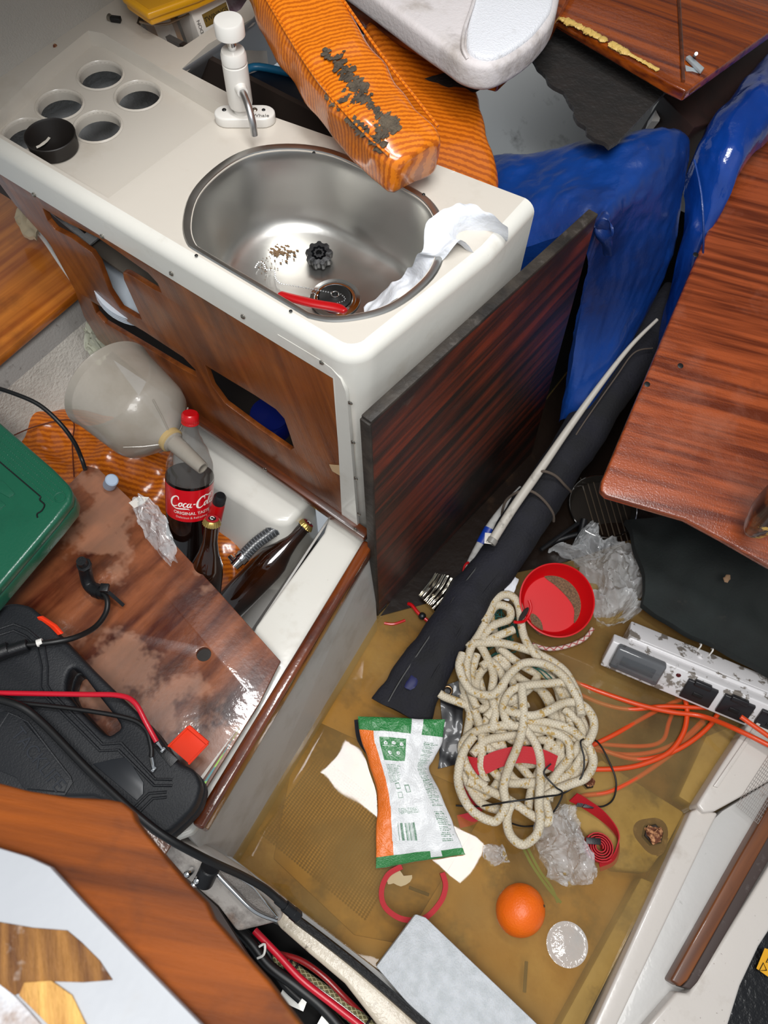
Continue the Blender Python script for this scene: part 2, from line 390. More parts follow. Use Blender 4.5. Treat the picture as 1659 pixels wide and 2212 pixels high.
# ================================================================== SETTING
# cabin sole (yellowed by the water over it)
SOLE = M('cabin_sole', '#c29c4a', .5, col2='#a07a30', nscale=6, bump=.001, bscale=60, dirt=[('#54431f', 5.5, .49, .6, .7), ('#dcc382', 7, .56, .75, .6)])
obj('floor', sheet([(-.36, -.25, -.055), (-.36, .25, -.055), (-.36, .50, -.062), (-.36, .70, -.15), (-.36, 1.1, -.22), (-.36, 2.1, -.25)], [(.56, -.25, -.055), (.56, .22, -.06), (.56, .36, -.085), (.56, .56, -.17), (.56, .9, -.24), (.56, 2.1, -.25)], 4, 50, thick=.03), SOLE, kind='structure')
SOLEP = M('sole_pattern', '#c9a553', .5, col2='#ab8536', nscale=9, dirt=[('#5d4a24', 6, .47, .62, .75)])
def diamonds():
    bm = bmesh.new(); a0 = G(520, 1845, -.05); c = [G(560, 1800, -.051), G(690, 1625, -.051), G(905, 1800, -.051), G(790, 1990, -.051)]
    p0, p1, p2, p3 = c
    for i in range(40):
        for j in range(40):
            u, v = (i + .5) / 40, (j + .5) / 40; q = p0.lerp(p1, v).lerp(p3.lerp(p2, v), u)
            s = .0030
            vs = [bm.verts.new(q + Vector(d)) for d in ((s, 0, 0), (0, s, 0), (-s, 0, 0), (0, -s, 0))]; t = bm.verts.new(q + Vector((0, 0, .0016)))
            for k in range(4): bm.faces.new((vs[k], vs[(k + 1) % 4], t))
    return bm
obj('trim_1', diamonds(), M('sole_nonskid', '#957a3e', .6), kind='structure', smooth=False)
obj('trim_2', slab([G(590, 1855, -.0515), G(640, 1600, -.0515), G(690, 1560, -.0515), G(1060, 1730, -.0515), G(870, 2040, -.0515), G(765, 2020, -.0515)], .01, .003), SOLEP, kind='structure')
# flat patches in the sole round the keel bolts
BLOCK = M('bilge_block', '#b3a069', .5, col2='#8f7a3f', nscale=12, dirt=[('#3e3118', 9, .52, .66, .8), ('#d6cba2', 6, .55, .8, .6)], bump=.001, bscale=40)
obj('trim_3', slab(GS([(1215, 1690, -.012), (1300, 1640, -.012), (1480, 1755, -.012), (1440, 1830, -.012), (1400, 1885, -.012), (1330, 1880, -.012), (1230, 1760, -.012)]), .05, .006), BLOCK, kind='structure')
obj('trim_4', slab(GS([(1465, 1720, -.008), (1525, 1590, -.008), (1600, 1560, -.008), (1545, 1690, -.008), (1520, 1755, -.008)]), .05, .005), BLOCK, kind='structure')
obj('trim_5', slab(GS([(1385, 1895, -.010), (1420, 1910, -.010), (1240, 2250, -.010), (1190, 2250, -.010)]), .05, .004), BLOCK, kind='structure')
# side of the seat locker that runs down into the water under the fiddle rail
CH = [G(800, 1190, .285), G(420, 1790, .285)]
obj('wall_left', slab([G(806, 1190, .27), G(815, 1360, -.05), G(490, 1905, -.05), G(405, 1800, .27)], .02, .0, n=(1, 0, .1)), GRPG, kind='structure')
# forward bulkhead / hull side in the distance, hull side behind the galley
obj('wall_front', slab([(-1.9, 2.0, -.1), (.9, 2.0, -.1), (.9, 2.0, 1.2), (-1.9, 2.0, 1.2)], .03, n=(0, -1, 0)), M('far_wall', '#c9c9c6', .5, dirt=[('#5d5a55', 14, .6, .78, .7), ('#3f3c38', 70, .7, .78, .8)]), kind='structure')
hl = [G(-60, 208, .8), G(265, -12, .8)]
d = (hl[1] - hl[0]).normalized(); e0 = hl[0] - d * .5; e1 = hl[1] + d * 1.0
upv = Vector((-.25, 0, .8))
obj('wall_hull', slab([e0, e1, e1 + upv, e0 + upv], .03, n=(1, 0, .3)), WALLW, kind='structure')
# white ledge (top of the seat locker front)
LEDGE = [G(690, 1100, .275), G(800, 1165, .275), G(804, 1192, .275), G(405, 1830, .275), G(300, 1830, .275), G(520, 1350, .275)]
obj('seat_ledge', slab([G(712, 1112, .275), G(800, 1165, .275), G(806, 1190, .275), G(415, 1800, .275), G(330, 1830, .275), G(553, 1352, .275), G(700, 1150, .275)], .03, .006, 3), GRPW,
    label='white gelcoat ledge along the seat front, inside the wooden rail', cat='ledge')
obj('wall_locker', slab([G(712, 1115, .26), G(556, 1352, .26), G(340, 1830, .26), G(330, 1830, .0), G(515, 1400, .0), G(700, 1190, .0)], .004, n=(-1, 0, .3)), GRPG, kind='structure')
obj('floor_locker', slab([(-1.05, -.2, .02), (-.36, -.2, .02), (-.36, .56, .02), (-1.05, .56, .02)], .02), GRPG, kind='structure')
# moulded step below the galley front
stp = [G(392, 905, .25) + Vector((-.02, .04, 0)), G(640, 1085, .25) + Vector((.02, .04, 0)), G(628, 1130, .25), G(590, 1128, .25), G(440, 1032, .25), G(370, 985, .25)]
bm = bmesh.new(); A = [bm.verts.new(p) for p in stp]; B = [bm.verts.new(p + Vector((0, -.06 if i in (2, 3, 4, 5) else 0, -.23))) for i, p in enumerate(stp)]
bm.faces.new(A)
for i in range(6): bm.faces.new((A[i], B[i], B[(i + 1) % 6], A[(i + 1) % 6]))
bmesh.ops.recalc_face_normals(bm, faces=bm.faces); bevel(bm, .014, 4)
obj('moulded_step', bm, GRPW, label='rounded white moulded step under the galley front trim', cat='step')
obj('ceiling', slab([(-2.0, -.8, 1.42), (-.76, -.8, 1.42), (-.76, 1.35, 1.42), (1.2, 1.35, 1.42), (1.2, 2.1, 1.42), (-2.0, 2.1, 1.42)], .04), WALLW, kind='structure')  # unseen coachroof, its edges shaped to shade the galley and forward end
obj('wall_starboard', slab([(.62, .75, -.1), (.62, 2.1, -.1), (.75, 2.1, 1.42), (.75, .75, 1.42)], .03, n=(-1, 0, .1)), WALLW, kind='structure')
# hull liner on the far left, above the locker
obj('trim_6', slab([G(-60, 812, .40), G(165, 618, .40), G(190, 690, .33), G(-60, 905, .33)], .01, n=(.6, -.3, .8)), M('liner_grey', '#9d9a96', .6, bump=.001, bscale=200, dirt=[('#55504a', 40, .62, .72, .7)]), kind='structure')
obj('trim_7', sheet([G(-60, 905, .33), G(-60, 1010, .22), G(-60, 1150, .1)], [G(190, 690, .33), G(260, 800, .22), G(380, 960, .1)], 20, 10, thick=.01), TEXW, kind='structure')

# ================================================================== WATER
def make_water():
    mt = bpy.data.materials.new('muddy_water'); mt.use_nodes = True; nt = mt.node_tree; N = nt.nodes; L = nt.links
    N.clear(); out = N.new('ShaderNodeOutputMaterial')
    tr = N.new('ShaderNodeBsdfTransparent'); tr.inputs[0].default_value = (.96, .86, .62, 1)
    df = N.new('ShaderNodeBsdfDiffuse'); df.inputs[0].default_value = lin('#b3935a')
    gl = N.new('ShaderNodeBsdfGlossy'); gl.inputs['Roughness'].default_value = .015
    tc = N.new('ShaderNodeTexCoord'); n1 = N.new('ShaderNodeTexNoise'); n1.inputs['Scale'].default_value = 6; n1.inputs['Detail'].default_value = 3; L.new(tc.outputs['Object'], n1.inputs['Vector'])
    mr = N.new('ShaderNodeMapRange'); mr.inputs[1].default_value = .3; mr.inputs[2].default_value = .7; mr.inputs[3].default_value = .14; mr.inputs[4].default_value = .42; L.new(n1.outputs['Fac'], mr.inputs[0])
    m1 = N.new('ShaderNodeMixShader'); L.new(mr.outputs[0], m1.inputs[0]); L.new(tr.outputs[0], m1.inputs[1]); L.new(df.outputs[0], m1.inputs[2])
    va = N.new('ShaderNodeVolumeAbsorption'); va.inputs['Color'].default_value = (.74, .57, .27, 1); va.inputs['Density'].default_value = 8.5; L.new(va.outputs[0], out.inputs['Volume'])
    fr = N.new('ShaderNodeFresnel'); fr.inputs[0].default_value = 1.42
    n2 = N.new('ShaderNodeTexNoise'); n2.inputs['Scale'].default_value = 14; n2.inputs['Detail'].default_value = 1; L.new(tc.outputs['Object'], n2.inputs['Vector'])
    bp = N.new('ShaderNodeBump'); bp.inputs['Distance'].default_value = .0003; L.new(n2.outputs['Fac'], bp.inputs['Height']); L.new(bp.outputs[0], gl.inputs['Normal']); L.new(bp.outputs[0], fr.inputs['Normal'])
    m2 = N.new('ShaderNodeMixShader'); L.new(fr.outputs[0], m2.inputs[0]); L.new(m1.outputs[0], m2.inputs[1]); L.new(gl.outputs[0], m2.inputs[2]); L.new(m2.outputs[0], out.inputs[0])
    return mt
WATER = make_water()
wb = bmesh.new()
wp = [G(482, 1872, 0), G(812, 1330, 0), Vector((-.325, 1.98, 0)), Vector((.55, 1.98, 0)), G(1560, 1650, 0), G(1520, 1700, 0), G(1262, 2212, 0), G(1240, 2275, 0), G(940, 2290, 0)]
wb.free(); wb = slab([p - ZA * 0 for p in wp], .26, n=ZA)
w_ = obj('bilge_water', wb, WATER, label='murky yellow brown water flooding the cabin floor', cat='water', kind='stuff')

# ================================================================== GALLEY WORKTOP
zt = .80
F0 = GY(0, 395, .54); 
xR = -.396; yF = .524; xL = -1.32
RC = .045  # corner radius in plan
top = [Vector((xL, yF + .02, zt)), Vector((xR - RC, yF + .02, zt))]
def cupc(x, y):
    p = G(x, y, zt - .022); p.y = max(p.y, yF + .026 + .039); return p
def clampy(L): return [Vector((p.x, max(p.y, yF + .026), p.z)) for p in L]
for k in range(7):
    a = -pi / 2 + (pi / 2) * k / 6; top.append(Vector((xR - RC + (RC - .02) * cos(a), yF + RC + (RC - .02) * sin(a), zt)))
pe = G(1064, 545, zt); 
top += [Vector((pe.x - .02, pe.y, zt)), Vector((pe.x - .02, .93, zt)), Vector((-.6, .90, zt)), Vector((-.70, .86, zt)), Vector((-.80, .842, zt)), Vector((-1.0, .842, zt))]
rib = [G(545, -10, zt), G(560, -60, zt), G(280, -160, zt)]
top += [G(450, 95, zt), G(545, 40, zt), G(620, -60, zt), Vector((-1.0, 1.35, zt)), Vector((xL + .02, 1.35, zt))]
sink_px = [(394, 482), (408, 425), (445, 378), (500, 338), (560, 317), (640, 312), (720, 325), (800, 360), (880, 400), (930, 432), (958, 475), (965, 530), (945, 590), (900, 637), (845, 672), (785, 690), (720, 697), (665, 688), (610, 668), (545, 628), (480, 590), (430, 555), (402, 525)]
sink_o = [Vector((p.x, max(p.y, yF + .024), p.z)) for p in catmull(GS([(x, y, zt) for x, y in sink_px]), 4, True)]
sc_ = sum(sink_o, Vector()) / len(sink_o)
def shrink(P, s, z, c=None):
    c = c or sc_; return [Vector((c.x + (p.x - c.x) * s, c.y + (p.y - c.y) * s, z)) for p in P]
rec = [(0, 311), (222, 437), (232, 430), (480, 245), (482, 228), (222, 72), (190, 66), (92, 146), (0, 238), (-70, 290)]
rec = clampy([G(x, y, zt) for x, y in rec])
tb = [G(x, y, zt) for x, y in ((318, 66), (385, 102), (395, 101), (520, 20), (560, -40), (330, -60), (295, 50))]
wt = thing('galley_worktop', 'cream moulded galley worktop with sink, tap and six cup holes', 'worktop', (-.85, .7, .3))
bm = plate(top, [shrink(sink_o, .93, zt), rec, tb], (0, 0, zt - .006), XA, YA, .012, .0)
for v in bm.verts: v.co.z = min(v.co.z, zt)
# rounded edge and skirt running along the front and round the end
path = [Vector((xL, yF, 0))] + [Vector((x, yF, 0)) for x in (-1.2, -1.0, -.8, -.6, -.5, -.46)]
for k in range(9):
    a = -pi / 2 + (pi / 2) * k / 8; path.append(Vector((xR - RC + RC * cos(a), yF + RC + RC * sin(a), 0)))
path += [Vector((xR + (pe.x - xR) * t, yF + RC + (pe.y - yF - RC) * t, 0)) for t in (.3, .6, 1)] + [Vector((pe.x, .93, 0))]
prof = [(-.02, 0)] + [(-.02 + .02 * sin(a), -.02 + .02 * cos(a)) for a in (pi / 12, pi / 6, pi / 4, pi / 3, pi * 5 / 12, pi / 2)]
bm2 = bmesh.new(); rows = []
for i, p in enumerate(path):
    t = (path[min(i + 1, len(path) - 1)] - path[max(i - 1, 0)]).normalized(); nrm = Vector((t.y, -t.x, 0))
    low = .062 if p.x < -.44 and p.y < yF + .01 else .56
    rows.append([bm2.verts.new(p + nrm * a + Vector((0, 0, zt + b))) for a, b in prof] + [bm2.verts.new(p + Vector((0, 0, zt - low)))])
for A, B in zip(rows, rows[1:]):
    for k in range(len(A) - 1): bm2.faces.new((A[k], A[k + 1], B[k + 1], B[k]))
bmesh.ops.recalc_face_normals(bm2, faces=bm2.faces)
# recess tray with six cup holes
zr = zt - .022
recb = [Vector((p.x, p.y, zr)) for p in shrink(rec, .965, zr, sum(rec, Vector()) / len(rec))]
cups = [(217, 163), (129, 227), (40, 302), (298, 207), (211, 274), (120, 323)]
HR = .036
holes = [[cupc(x, y) + Vector((cos(a * pi / 14), sin(a * pi / 14), 0)) * (HR if x != 120 else .0295) for a in range(28)] for x, y in cups]
bm3 = plate(recb, holes, (0, 0, zr - .003), XA, YA, .006, 0)
bm4 = bmesh.new()
A = [bm4.verts.new(p) for p in rec]; B = [bm4.verts.new(p) for p in recb]
for i in range(len(A)): bm4.faces.new((A[i], A[(i + 1) % len(A)], B[(i + 1) % len(A)], B[i]))
for x, y in cups[:5]:
    bm4 = join(bm4, lathe(cupc(x, y) - ZA * .016, ZA, [(HR * .985, 0), (HR * .985, .012), (HR, .016), (HR * 1.06, .0185), (HR * 1.14, .0165)], 32, False, False))
# bin for the tea boxes, rib and back panel
bm5 = bmesh.new(); A = [bm5.verts.new(p) for p in tb]; B = [bm5.verts.new(p - ZA * .16) for p in tb]
for i in range(len(A)): bm5.faces.new((A[i], A[(i + 1) % len(A)], B[(i + 1) % len(A)], B[i]))
bm5.faces.new(B)
obj('deck_top', join(bm, bm3, bm4, bm5), GRP, wt)
obj('front_skirt', bm2, GRPW, wt)
for x, y in ((73, 421), (220, 511), (370, 591), (525, 684), (695, 783)):
    screw(GY(x, y, yF - .001), (0, -1, 0), .004, wt)
# inside faces below the tray: grey liner seen through the cup holes
obj('trim_8', slab([(-1.3, .56, .72), (-1.0, .56, .63), (-1.0, .98, .63), (-1.3, .98, .72)], .005), M('liner_inner', '#a4a6a8', .6, bump=.004, bscale=70), kind='structure')
obj('trim_9', slab([(-1.05, .56, .62), (-.84, .56, .60), (-.84, .84, .60), (-1.05, .98, .62)], .005), M('liner_brown', '#5d564e', .7), kind='structure')
obj('trim_18', slab([(-1.3, .57, .60), (-1.02, .57, .60), (-1.02, .57, .745), (-1.3, .57, .745)], .004, n=(0, -1, 0)), M('cabinet_inside', '#2c2019', .7), kind='structure')  # added dark sheet hides the pale liner, standing in for cabinet shade
# the white front corner post below the worktop (right of the plywood)
pe_ = [GY(x, y, yF) for x, y in ((600, 722), (690, 776), (716, 795), (736, 818), (747, 846), (752, 880), (768, 1080), (774, 1150))]
pr = [Vector((pe_[0].x, yF - .0006, .745))] + pe_ + [Vector((pe_[-1].x, yF, .24)), Vector((xR - RC + .004, yF, .24)), Vector((xR - RC + .004, yF - .0006, .745))]
for p in pr: p.y = yF - .0006
obj('corner_post', slab(pr, .006, .0, n=(0, -1, 0)), GRPW, wt)
for x, y in ((757, 870), (763, 955), (769, 1033), (776, 1110)): screw(GY(x, y, yF - .001), (0, -1, 0), .004, wt)

# sink
sk = thing('steel_sink', 'oval stainless steel sink set in the cream worktop', 'sink', (sc_.x, sc_.y, .66))
bm = bmesh.new(); prev = None
for s, z in ((1.0, zt + .0006), (.99, zt + .0028), (.965, zt + .003), (.94, zt + .0018), (.925, zt - .004), (.912, zt - .016), (.895, zt - .05), (.872, zt - .09), (.845, zt - .115), (.80, zt - .13), (.74, zt - .136), (.6, zt - .139), (.3, zt - .141), (.02, zt - .142)):
    cc = Vector((sc_.x, sc_.y, 0)); ring = [bm.verts.new(p) for p in shrink(sink_o, s, z, cc)]
    if prev:
        for k in range(len(ring)): bm.faces.new((prev[k], prev[(k + 1) % len(ring)], ring[(k + 1) % len(ring)], ring[k]))
    prev = ring
bm.faces.new(prev); bmesh.ops.recalc_face_normals(bm, faces=bm.faces)
for f in bm.faces: f.normal_flip() if f.normal.z < 0 else None
obj('bowl', bm, STEEL, sk)
zb = zt - .139
dr = G(724, 645, zb)
obj('drain_ring', join(lathe(dr, ZA, [(.041, 0), (.0405, .002), (.034, .0025), (.033, .0005), (.029, .0), (.028, .003), (.026, .001)], 40, False, False)), CHROME, sk)
for x, y in ((628, 672), (678, 330), (915, 420), (424, 552)): screw(G(x, y, zt + .003), ZA, .0025, sk, BLACKR)
pl = thing('sink_plug', 'round black rubber plug sitting in the sink drain with ball chain', 'plug', dr + ZA * .001)
obj('stopper', lathe(dr + ZA * .001, ZA, [(.0245, 0), (.026, .003), (.022, .005), (.012, .005), (.007, .007), (.0001, .008)], 32), BLACKR, pl)
obj('pull_ring', tube(ring_pts(dr + ZA * .010, .006), .001, 8, 1, True), CHROME, pl)
cpx = [(728, 655), (745, 648), (735, 636), (712, 632), (690, 628), (660, 622), (630, 617), (605, 612), (595, 600), (592, 585), (575, 582), (570, 570), (560, 566), (551, 579)]
cp = catmull([G(x, y, zb + .006) for x, y in cpx], 8); bm = bmesh.new(); acc = 0; last = cp[0]
for a, b in zip(cp, cp[1:]):
    n = (b - a).length; 
    while acc < n:
        q = a + (b - a) * (acc / n); bmesh.ops.create_icosphere(bm, subdivisions=1, radius=.0016, matrix=Matrix.Translation(q)); acc += .0041
    acc -= n
obj('ball_chain', bm, CHROME, pl)
kn = G(691, 562, zb + .0); kt = kn + Vector((0, 0, .0))
kb = thing('star_knob', 'black eight lobed knob lying in the steel sink', 'knob', kn)
tilt = Vector((.15, -.25, 1))
obj('knob_body', lathe(kn + ZA * .003, tilt, [(.016, 0), (.020, .002), (.0215, .014), (.020, .019), (.012, .020), (.0105, .016), (.0085, .014), (.008, .020), (.005, .020), (.0048, .008), (.0001, .008)], 96, wob=lambda t, h: 1 + .075 * max(-1, min(1, 1.6 * cos(2 * pi * 9 * t)))), BLACKP, kb)
# red handle
rh = [G(607, 640, zb + .02), G(640, 650, zb + .02), G(680, 660, zb + .02), G(725, 668, zb + .02), G(744, 676, zb + .02)]
bm = loft([(p + ZA * .004, Vector((.2, 1, 0)).normalized() * w, ZA * .005) for p, w in zip(rh, (.0065, .0085, .009, .009, .0055))], 20, exp=2.6)
obj('red_scraper', bm, REDP, label='bright red plastic scraper on the near lip of the sink', cat='scraper')
# kitchen paper draped over the rim
bm = sheet([G(1010, 440, zt + .03), G(930, 470, zt + .035), G(915, 540, zt + .012), G(880, 580, zt - .04), G(840, 620, zt - .09), G(785, 665, zt - .125)],
           [G(1095, 500, zt + .02), G(1085, 580, zt - .08), G(1010, 530, zt + .02), G(955, 560, zt + .006), G(905, 628, zt - .05), G(800, 680, zt - .10)], 44, 60, amp=.014, fs=26,
           lift=lambda u, v: .014 * sin(pi * u) * (1 - v))
obj('paper_towel', bm, PAPER, label='wet white paper towel draped over the right rim of the sink', cat='paper towel')
# sediment in the sink
random.seed(21); bm = bmesh.new()
for i in range(110):
    q = G(607 + random.gauss(0, 17), 545 + random.gauss(0, 9), zb + .001) if i < 70 else G(575 + random.gauss(0, 14), 575 + random.gauss(0, 12), zb + .001)
    bm = join(bm, blob(q, random.uniform(.0005, .0026 if i < 70 else .0012), .6, 60, (1.4, 1, .3), 1))
obj('mud_stain', bm, M('grit_brown', '#6f563b', .8), label='brown grit scattered on the sink bottom left of the black knob', cat='dirt', kind='stuff')

# tap
tp0 = G(531, 262, zt); ex = (G(585, 262, zt) - G(478, 262, zt)).normalized(); ey = Vector((-ex.y, ex.x, 0))
tap = thing('hand_pump_tap', 'white pump tap with round push knob and chrome spout', 'tap', tp0)
L2 = .028
base = [tp0 + ex * (L2 + .02 * cos(a)) + ey * .018 * sin(a) for a in [(-pi / 2 + pi * k / 10) for k in range(11)]] + [tp0 + ex * (-L2 + .02 * cos(a)) + ey * .018 * sin(a) for a in [(pi / 2 + pi * k / 10) for k in range(11)]]
obj('base_plate', slab([p + ZA * .017 for p in base], .017, .003, 3), WHITEP, tap)
for k, r in ((-.032, .0035), (.016, .0045), (.030, .003)): screw(tp0 + ex * k + ey * .004 + ZA * .017, ZA, r, tap, BLACKR if k != .016 else SCREW)
obj('lettering', textbm('Whale', .010, tp0 + ex * .026 - ey * .010 + ZA * .0172, ex, ey), INKG, tap)
bc = tp0 - ex * .004
obj('pump_body', lathe(bc + ZA * .015, ZA, [(.012, 0), (.0125, .012), (.0175, .014), (.019, .02), (.019, .082), (.0172, .083), (.0172, .0845), (.019, .0855), (.019, .096), (.017, .102), (.008, .103)], 36), WHITEP, tap)
obj('push_rod', cyl(bc + ZA * .117, bc + ZA * .142, .0065), CHROME, tap)
obj('push_knob', lathe(bc + ZA * .137, ZA, [(.018, 0), (.0215, .003), (.0215, .022), (.020, .0245), (.0001, .0255)], 36), WHITEP, tap)
sp0 = bc + ZA * .068; sdir = (G(548, 285, zt) - G(515, 210, zt)); sd = (ex * .35 - ey).normalized()
obj('spout_boss', cyl(sp0 + sd * .01, sp0 + sd * .028, .0105, 24, .008), WHITEP, tap)
obj('spout', tube([sp0 + sd * .022, sp0 + sd * .04, sp0 + sd * .058 - ZA * .006, sp0 + sd * .07 - ZA * .02, sp0 + sd * .073 - ZA * .04], .0055, 16), M('spout_steel', '#c9c9c9', .34, metal=1), tap)
# cup in the sixth hole
cpn = cupc(120, 323)
obj('black_cup', lathe(cpn - ZA * .025, ZA, [(.0001, 0), (.027, .001), (.029, .024), (.0375, .030), (.0385, .046), (.0395, .052), (.0385, .053), (.0365, .050), (.034, .032), (.027, .022), (.025, .004), (.0001, .003)], 40, False, False), M('smoked_plastic', '#1c1714', .5), label='dark brown plastic beaker standing in the cup hole nearest the front edge', cat='cup')
# rusty screw fixing on the worktop and in the wall
screw(G(119, 100, .80) + Vector((0, 0, .0)), (1, 0, .3), .004).name = 'rusty_screw'
bpy.data.objects['rusty_screw'].data.materials[0] = RUST; tag(bpy.data.objects['rusty_screw'], 'small rusty screw in the white hull side above the cup holes', 'screw')
cl = G(243, 47, zt)
ck = thing('catch_bolt', 'small black and steel bolt standing on the worktop near the yellow box', 'bolt', cl)
obj('bolt_head', cyl(cl + ZA * .006 - XA * .006, cl + ZA * .006, .006, 16, .0045), SCREW, ck); obj('bolt_sleeve', box(cl + ZA * .006 + XA * .007 + YA * .003, (.008, .004, 0), (-.002, .004, 0), (0, 0, .004), .001), BLACKR, ck)

# tea boxes in their tray under the yellow lunch box
ty = thing('storage_tray', 'clear plastic tray sunk in the worktop holding tea boxes', 'tray', G(430, 80, .7))
CLEARP = M('clear_plastic', '#b9b4ae', .15, alpha=.10)
tr = [G(302, 47, zt + .02), G(365, 51, zt + .02), G(480, -10, zt + .02), G(600, -70, zt + .02), G(360, -80, zt + .02)]
obj('tray_rim', tube(tr[:4], .002, 8, 3), M('tray_edge', '#7d6a55', .25, coat=.5), ty)
tw = [(tr[1], tr[2])]
def wallq(a, b, h, t=.001): return slab([a, b, b - ZA * h, a - ZA * h], t, 0, n=(0, -1, .1))
obj('tray_wall', join(wallq(tr[0], tr[1], .1), wallq(tr[1], tr[3], .1)), CLEARP, ty)
ux = (tr[2] - tr[1]).normalized(); uy = Vector((-ux.y, ux.x, 0)); ba = G(398, 95, .745)
def teabox(name, c, w, h, dp, col, label, tilt=.35):
    t_ = thing(name, label, 'tea box', c - ZA * h / 2); up_ = (ZA + uy * tilt).normalized(); dd = ux.cross(up_)
    obj('carton', box(c, ux * w / 2, up_ * h / 2, dd * dp / 2, .001), col, t_); return t_, up_, dd
KRAFT = M('kraft_card', '#a77d52', .6); CARDW = M('white_card', '#d6d0c8', .5); GOLDL = M('gold_label', '#6d551d', .35)
c1 = G(448, 52, .785); t1, u1, d1 = teabox('tea_box', c1, .075, .09, .05, CARDW, 'white tea box with dark gold label in the tray, rightmost of two')
fr = c1 + d1 * .0255
obj('gold_label', box(fr + u1 * .014 + ux * .008, ux * .027, u1 * .010, d1 * .0004), GOLDL, t1)
obj('lettering', textbm('TWININGS', .0105, fr + u1 * .014 + ux * .008 + d1 * .0006, ux, u1, .0002), INKW if False else M('print_dark', '#1d160a', .4), t1)
obj('lettering', textbm('LONDON', .009, fr - ux * .03 + d1 * .0006, u1, -ux, .0002), INKG, t1)
c2 = G(356, 72, .775); t2, u2, d2 = teabox('tea_box', c2, .045, .06, .03, KRAFT, 'small cream and brown tea box in the tray corner, leftmost of two')
obj('paper_label', box(c2 + d2 * .0155 - ux * .005, ux * .017, u2 * .024, d2 * .0004), CARDW, t2)
c3 = G(505, 14, .785)
obj('herb_packet', box(c3, ux * .03, (ZA + uy * .5).normalized() * .04, ux.cross(ZA) * .004, .002), M('purple_card', '#6b3e58', .45, col2='#b9a9b4', nscale=40), label='purple and white sachet behind the white tea box', cat='packet')
yb = [G(262, -8, zt + .06), G(318, 30, zt + .06), G(425, -8, zt + .06), G(560, -70, zt + .06), G(330, -120, zt + .06), G(250, -60, zt + .06)]
yl = thing('yellow_lunch_box', 'yellow lidded plastic box on the tray of tea boxes', 'box', yb[1] - ZA * .06)
YEL = M('yellow_plastic', '#e0a018', .3, coat=.3, sss=.1)
cb = sum(yb, Vector()) / 6
obj('box_body', slab([cb + (p - cb) * .94 - ZA * .010 for p in yb], .014, .004, 3), YEL, yl)
obj('lid', slab(yb, .012, .004, 3), YEL, yl)
obj('lid_panel', slab([cb + (p - cb) * .88 + ZA * .001 for p in yb], .003, .001), M('yellow_clear', '#c78d1c', .4), yl)
# dark compartment behind the worktop
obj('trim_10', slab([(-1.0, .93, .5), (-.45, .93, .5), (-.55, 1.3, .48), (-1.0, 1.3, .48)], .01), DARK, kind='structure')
obj('trim_11', sheet([G(390, 152, zt), G(545, 42, zt), G(640, -60, zt)], [G(470, 215, .60), G(600, 130, .60), G(700, 20, .60)], 10, 12, thick=.004), M('liner_mid_grey', '#8d8f92', .4, coat=.2), kind='structure')  # even mid-grey, slightly glossy liner
dbx = [G(530, 160, .72), G(560, 148, .72), G(640, 165, .72), G(720, 330, .72), G(640, 300, .72), G(560, 262, .72), G(530, 200, .72)]
db = thing('navy_storage_box', 'dark navy box with bright blue rim behind the tap', 'box', G(620, 230, .6))
obj('box_body', slab(dbx, .12, .006, 3), M('navy_plastic', '#0b1120', .35), db)
obj('rim', tube([p + ZA * .003 for p in (dbx[6], dbx[0], dbx[1], dbx[2])], .007, 10, 4), M('cyan_plastic', '#1d6d96', .35), db)

# ================================================================== GALLEY FRONT
yw = yF + .006
def gy(L, y=yw): return [GY(a, b, y) for a, b in L]
outl = gy([(0, 388), (38, 440), (110, 520), (165, 622), (185, 680), (215, 730), (300, 800), (430, 905), (600, 1030), (775, 1160), (768, 1080), (752, 880), (749, 850), (738, 820), (712, 795), (525, 670), (370, 578), (220, 498), (73, 408), (-60, 330), (-60, 350)])
for p in outl: p.z = min(p.z, .748)
h1 = gy([(97, 446), (145, 475), (217, 510), (325, 586), (345, 608), (354, 629), (338, 622), (279, 586), (270, 585), (272, 600), (311, 687), (300, 683), (264, 662), (240, 625), (217, 564), (202, 542), (159, 510), (123, 492), (108, 474)])
h2 = gy([(201, 647), (253, 676), (315, 712), (400, 768), (426, 795), (429, 810), (395, 792), (320, 747), (230, 694), (212, 674)])
h3 = gy([(446, 784), (500, 817), (555, 850), (600, 880), (618, 900), (630, 935), (639, 964), (630, 968), (560, 920), (490, 868), (462, 830)])
gf = thing('galley_front_panel', 'reddish brown plywood galley front with three shaped cut-outs', 'cabinet front', (-.8, .54, .3))
obj('plywood_panel', plate(outl, [h1, h2, h3], (0, yw, 0), XA, ZA, .010, .001), PLY, gf)
tr_a, tr_b = GY(375, 868, yF - .004), GY(793, 1160, yF - .004)
tdir = (tr_b - tr_a).normalized(); tn = tdir.cross(YA).normalized()
obj('bottom_trim', box((tr_a + tr_b) / 2, (tr_b - tr_a) / 2, YA * .010, tn * .0125, .003), TRIMW, gf)
for x, y in ((573, 1013), (768, 1143)): screw(GY(x, y, yF - .0145), (0, -1, 0), .0045, gf)
chip = gy([(711, 1004), (735, 1006), (761, 1025), (764, 1036), (735, 1028), (718, 1018)], yF - .0005)
obj('bare_chip', slab(chip, .001, n=(0, -1, 0)), M('bare_wood', '#c1a27b', .7), gf, label='pale bare chip in the varnish')
# dark inside of the galley cabinet
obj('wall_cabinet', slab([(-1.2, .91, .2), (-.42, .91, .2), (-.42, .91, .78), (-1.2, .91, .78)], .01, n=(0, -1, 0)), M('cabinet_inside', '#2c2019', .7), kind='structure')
obj('floor_cabinet', slab([(-1.2, .55, .28), (-.42, .55, .28), (-.42, .90, .28), (-1.2, .90, .28)], .01), M('cabinet_floor', '#241a14', .7), kind='structure')
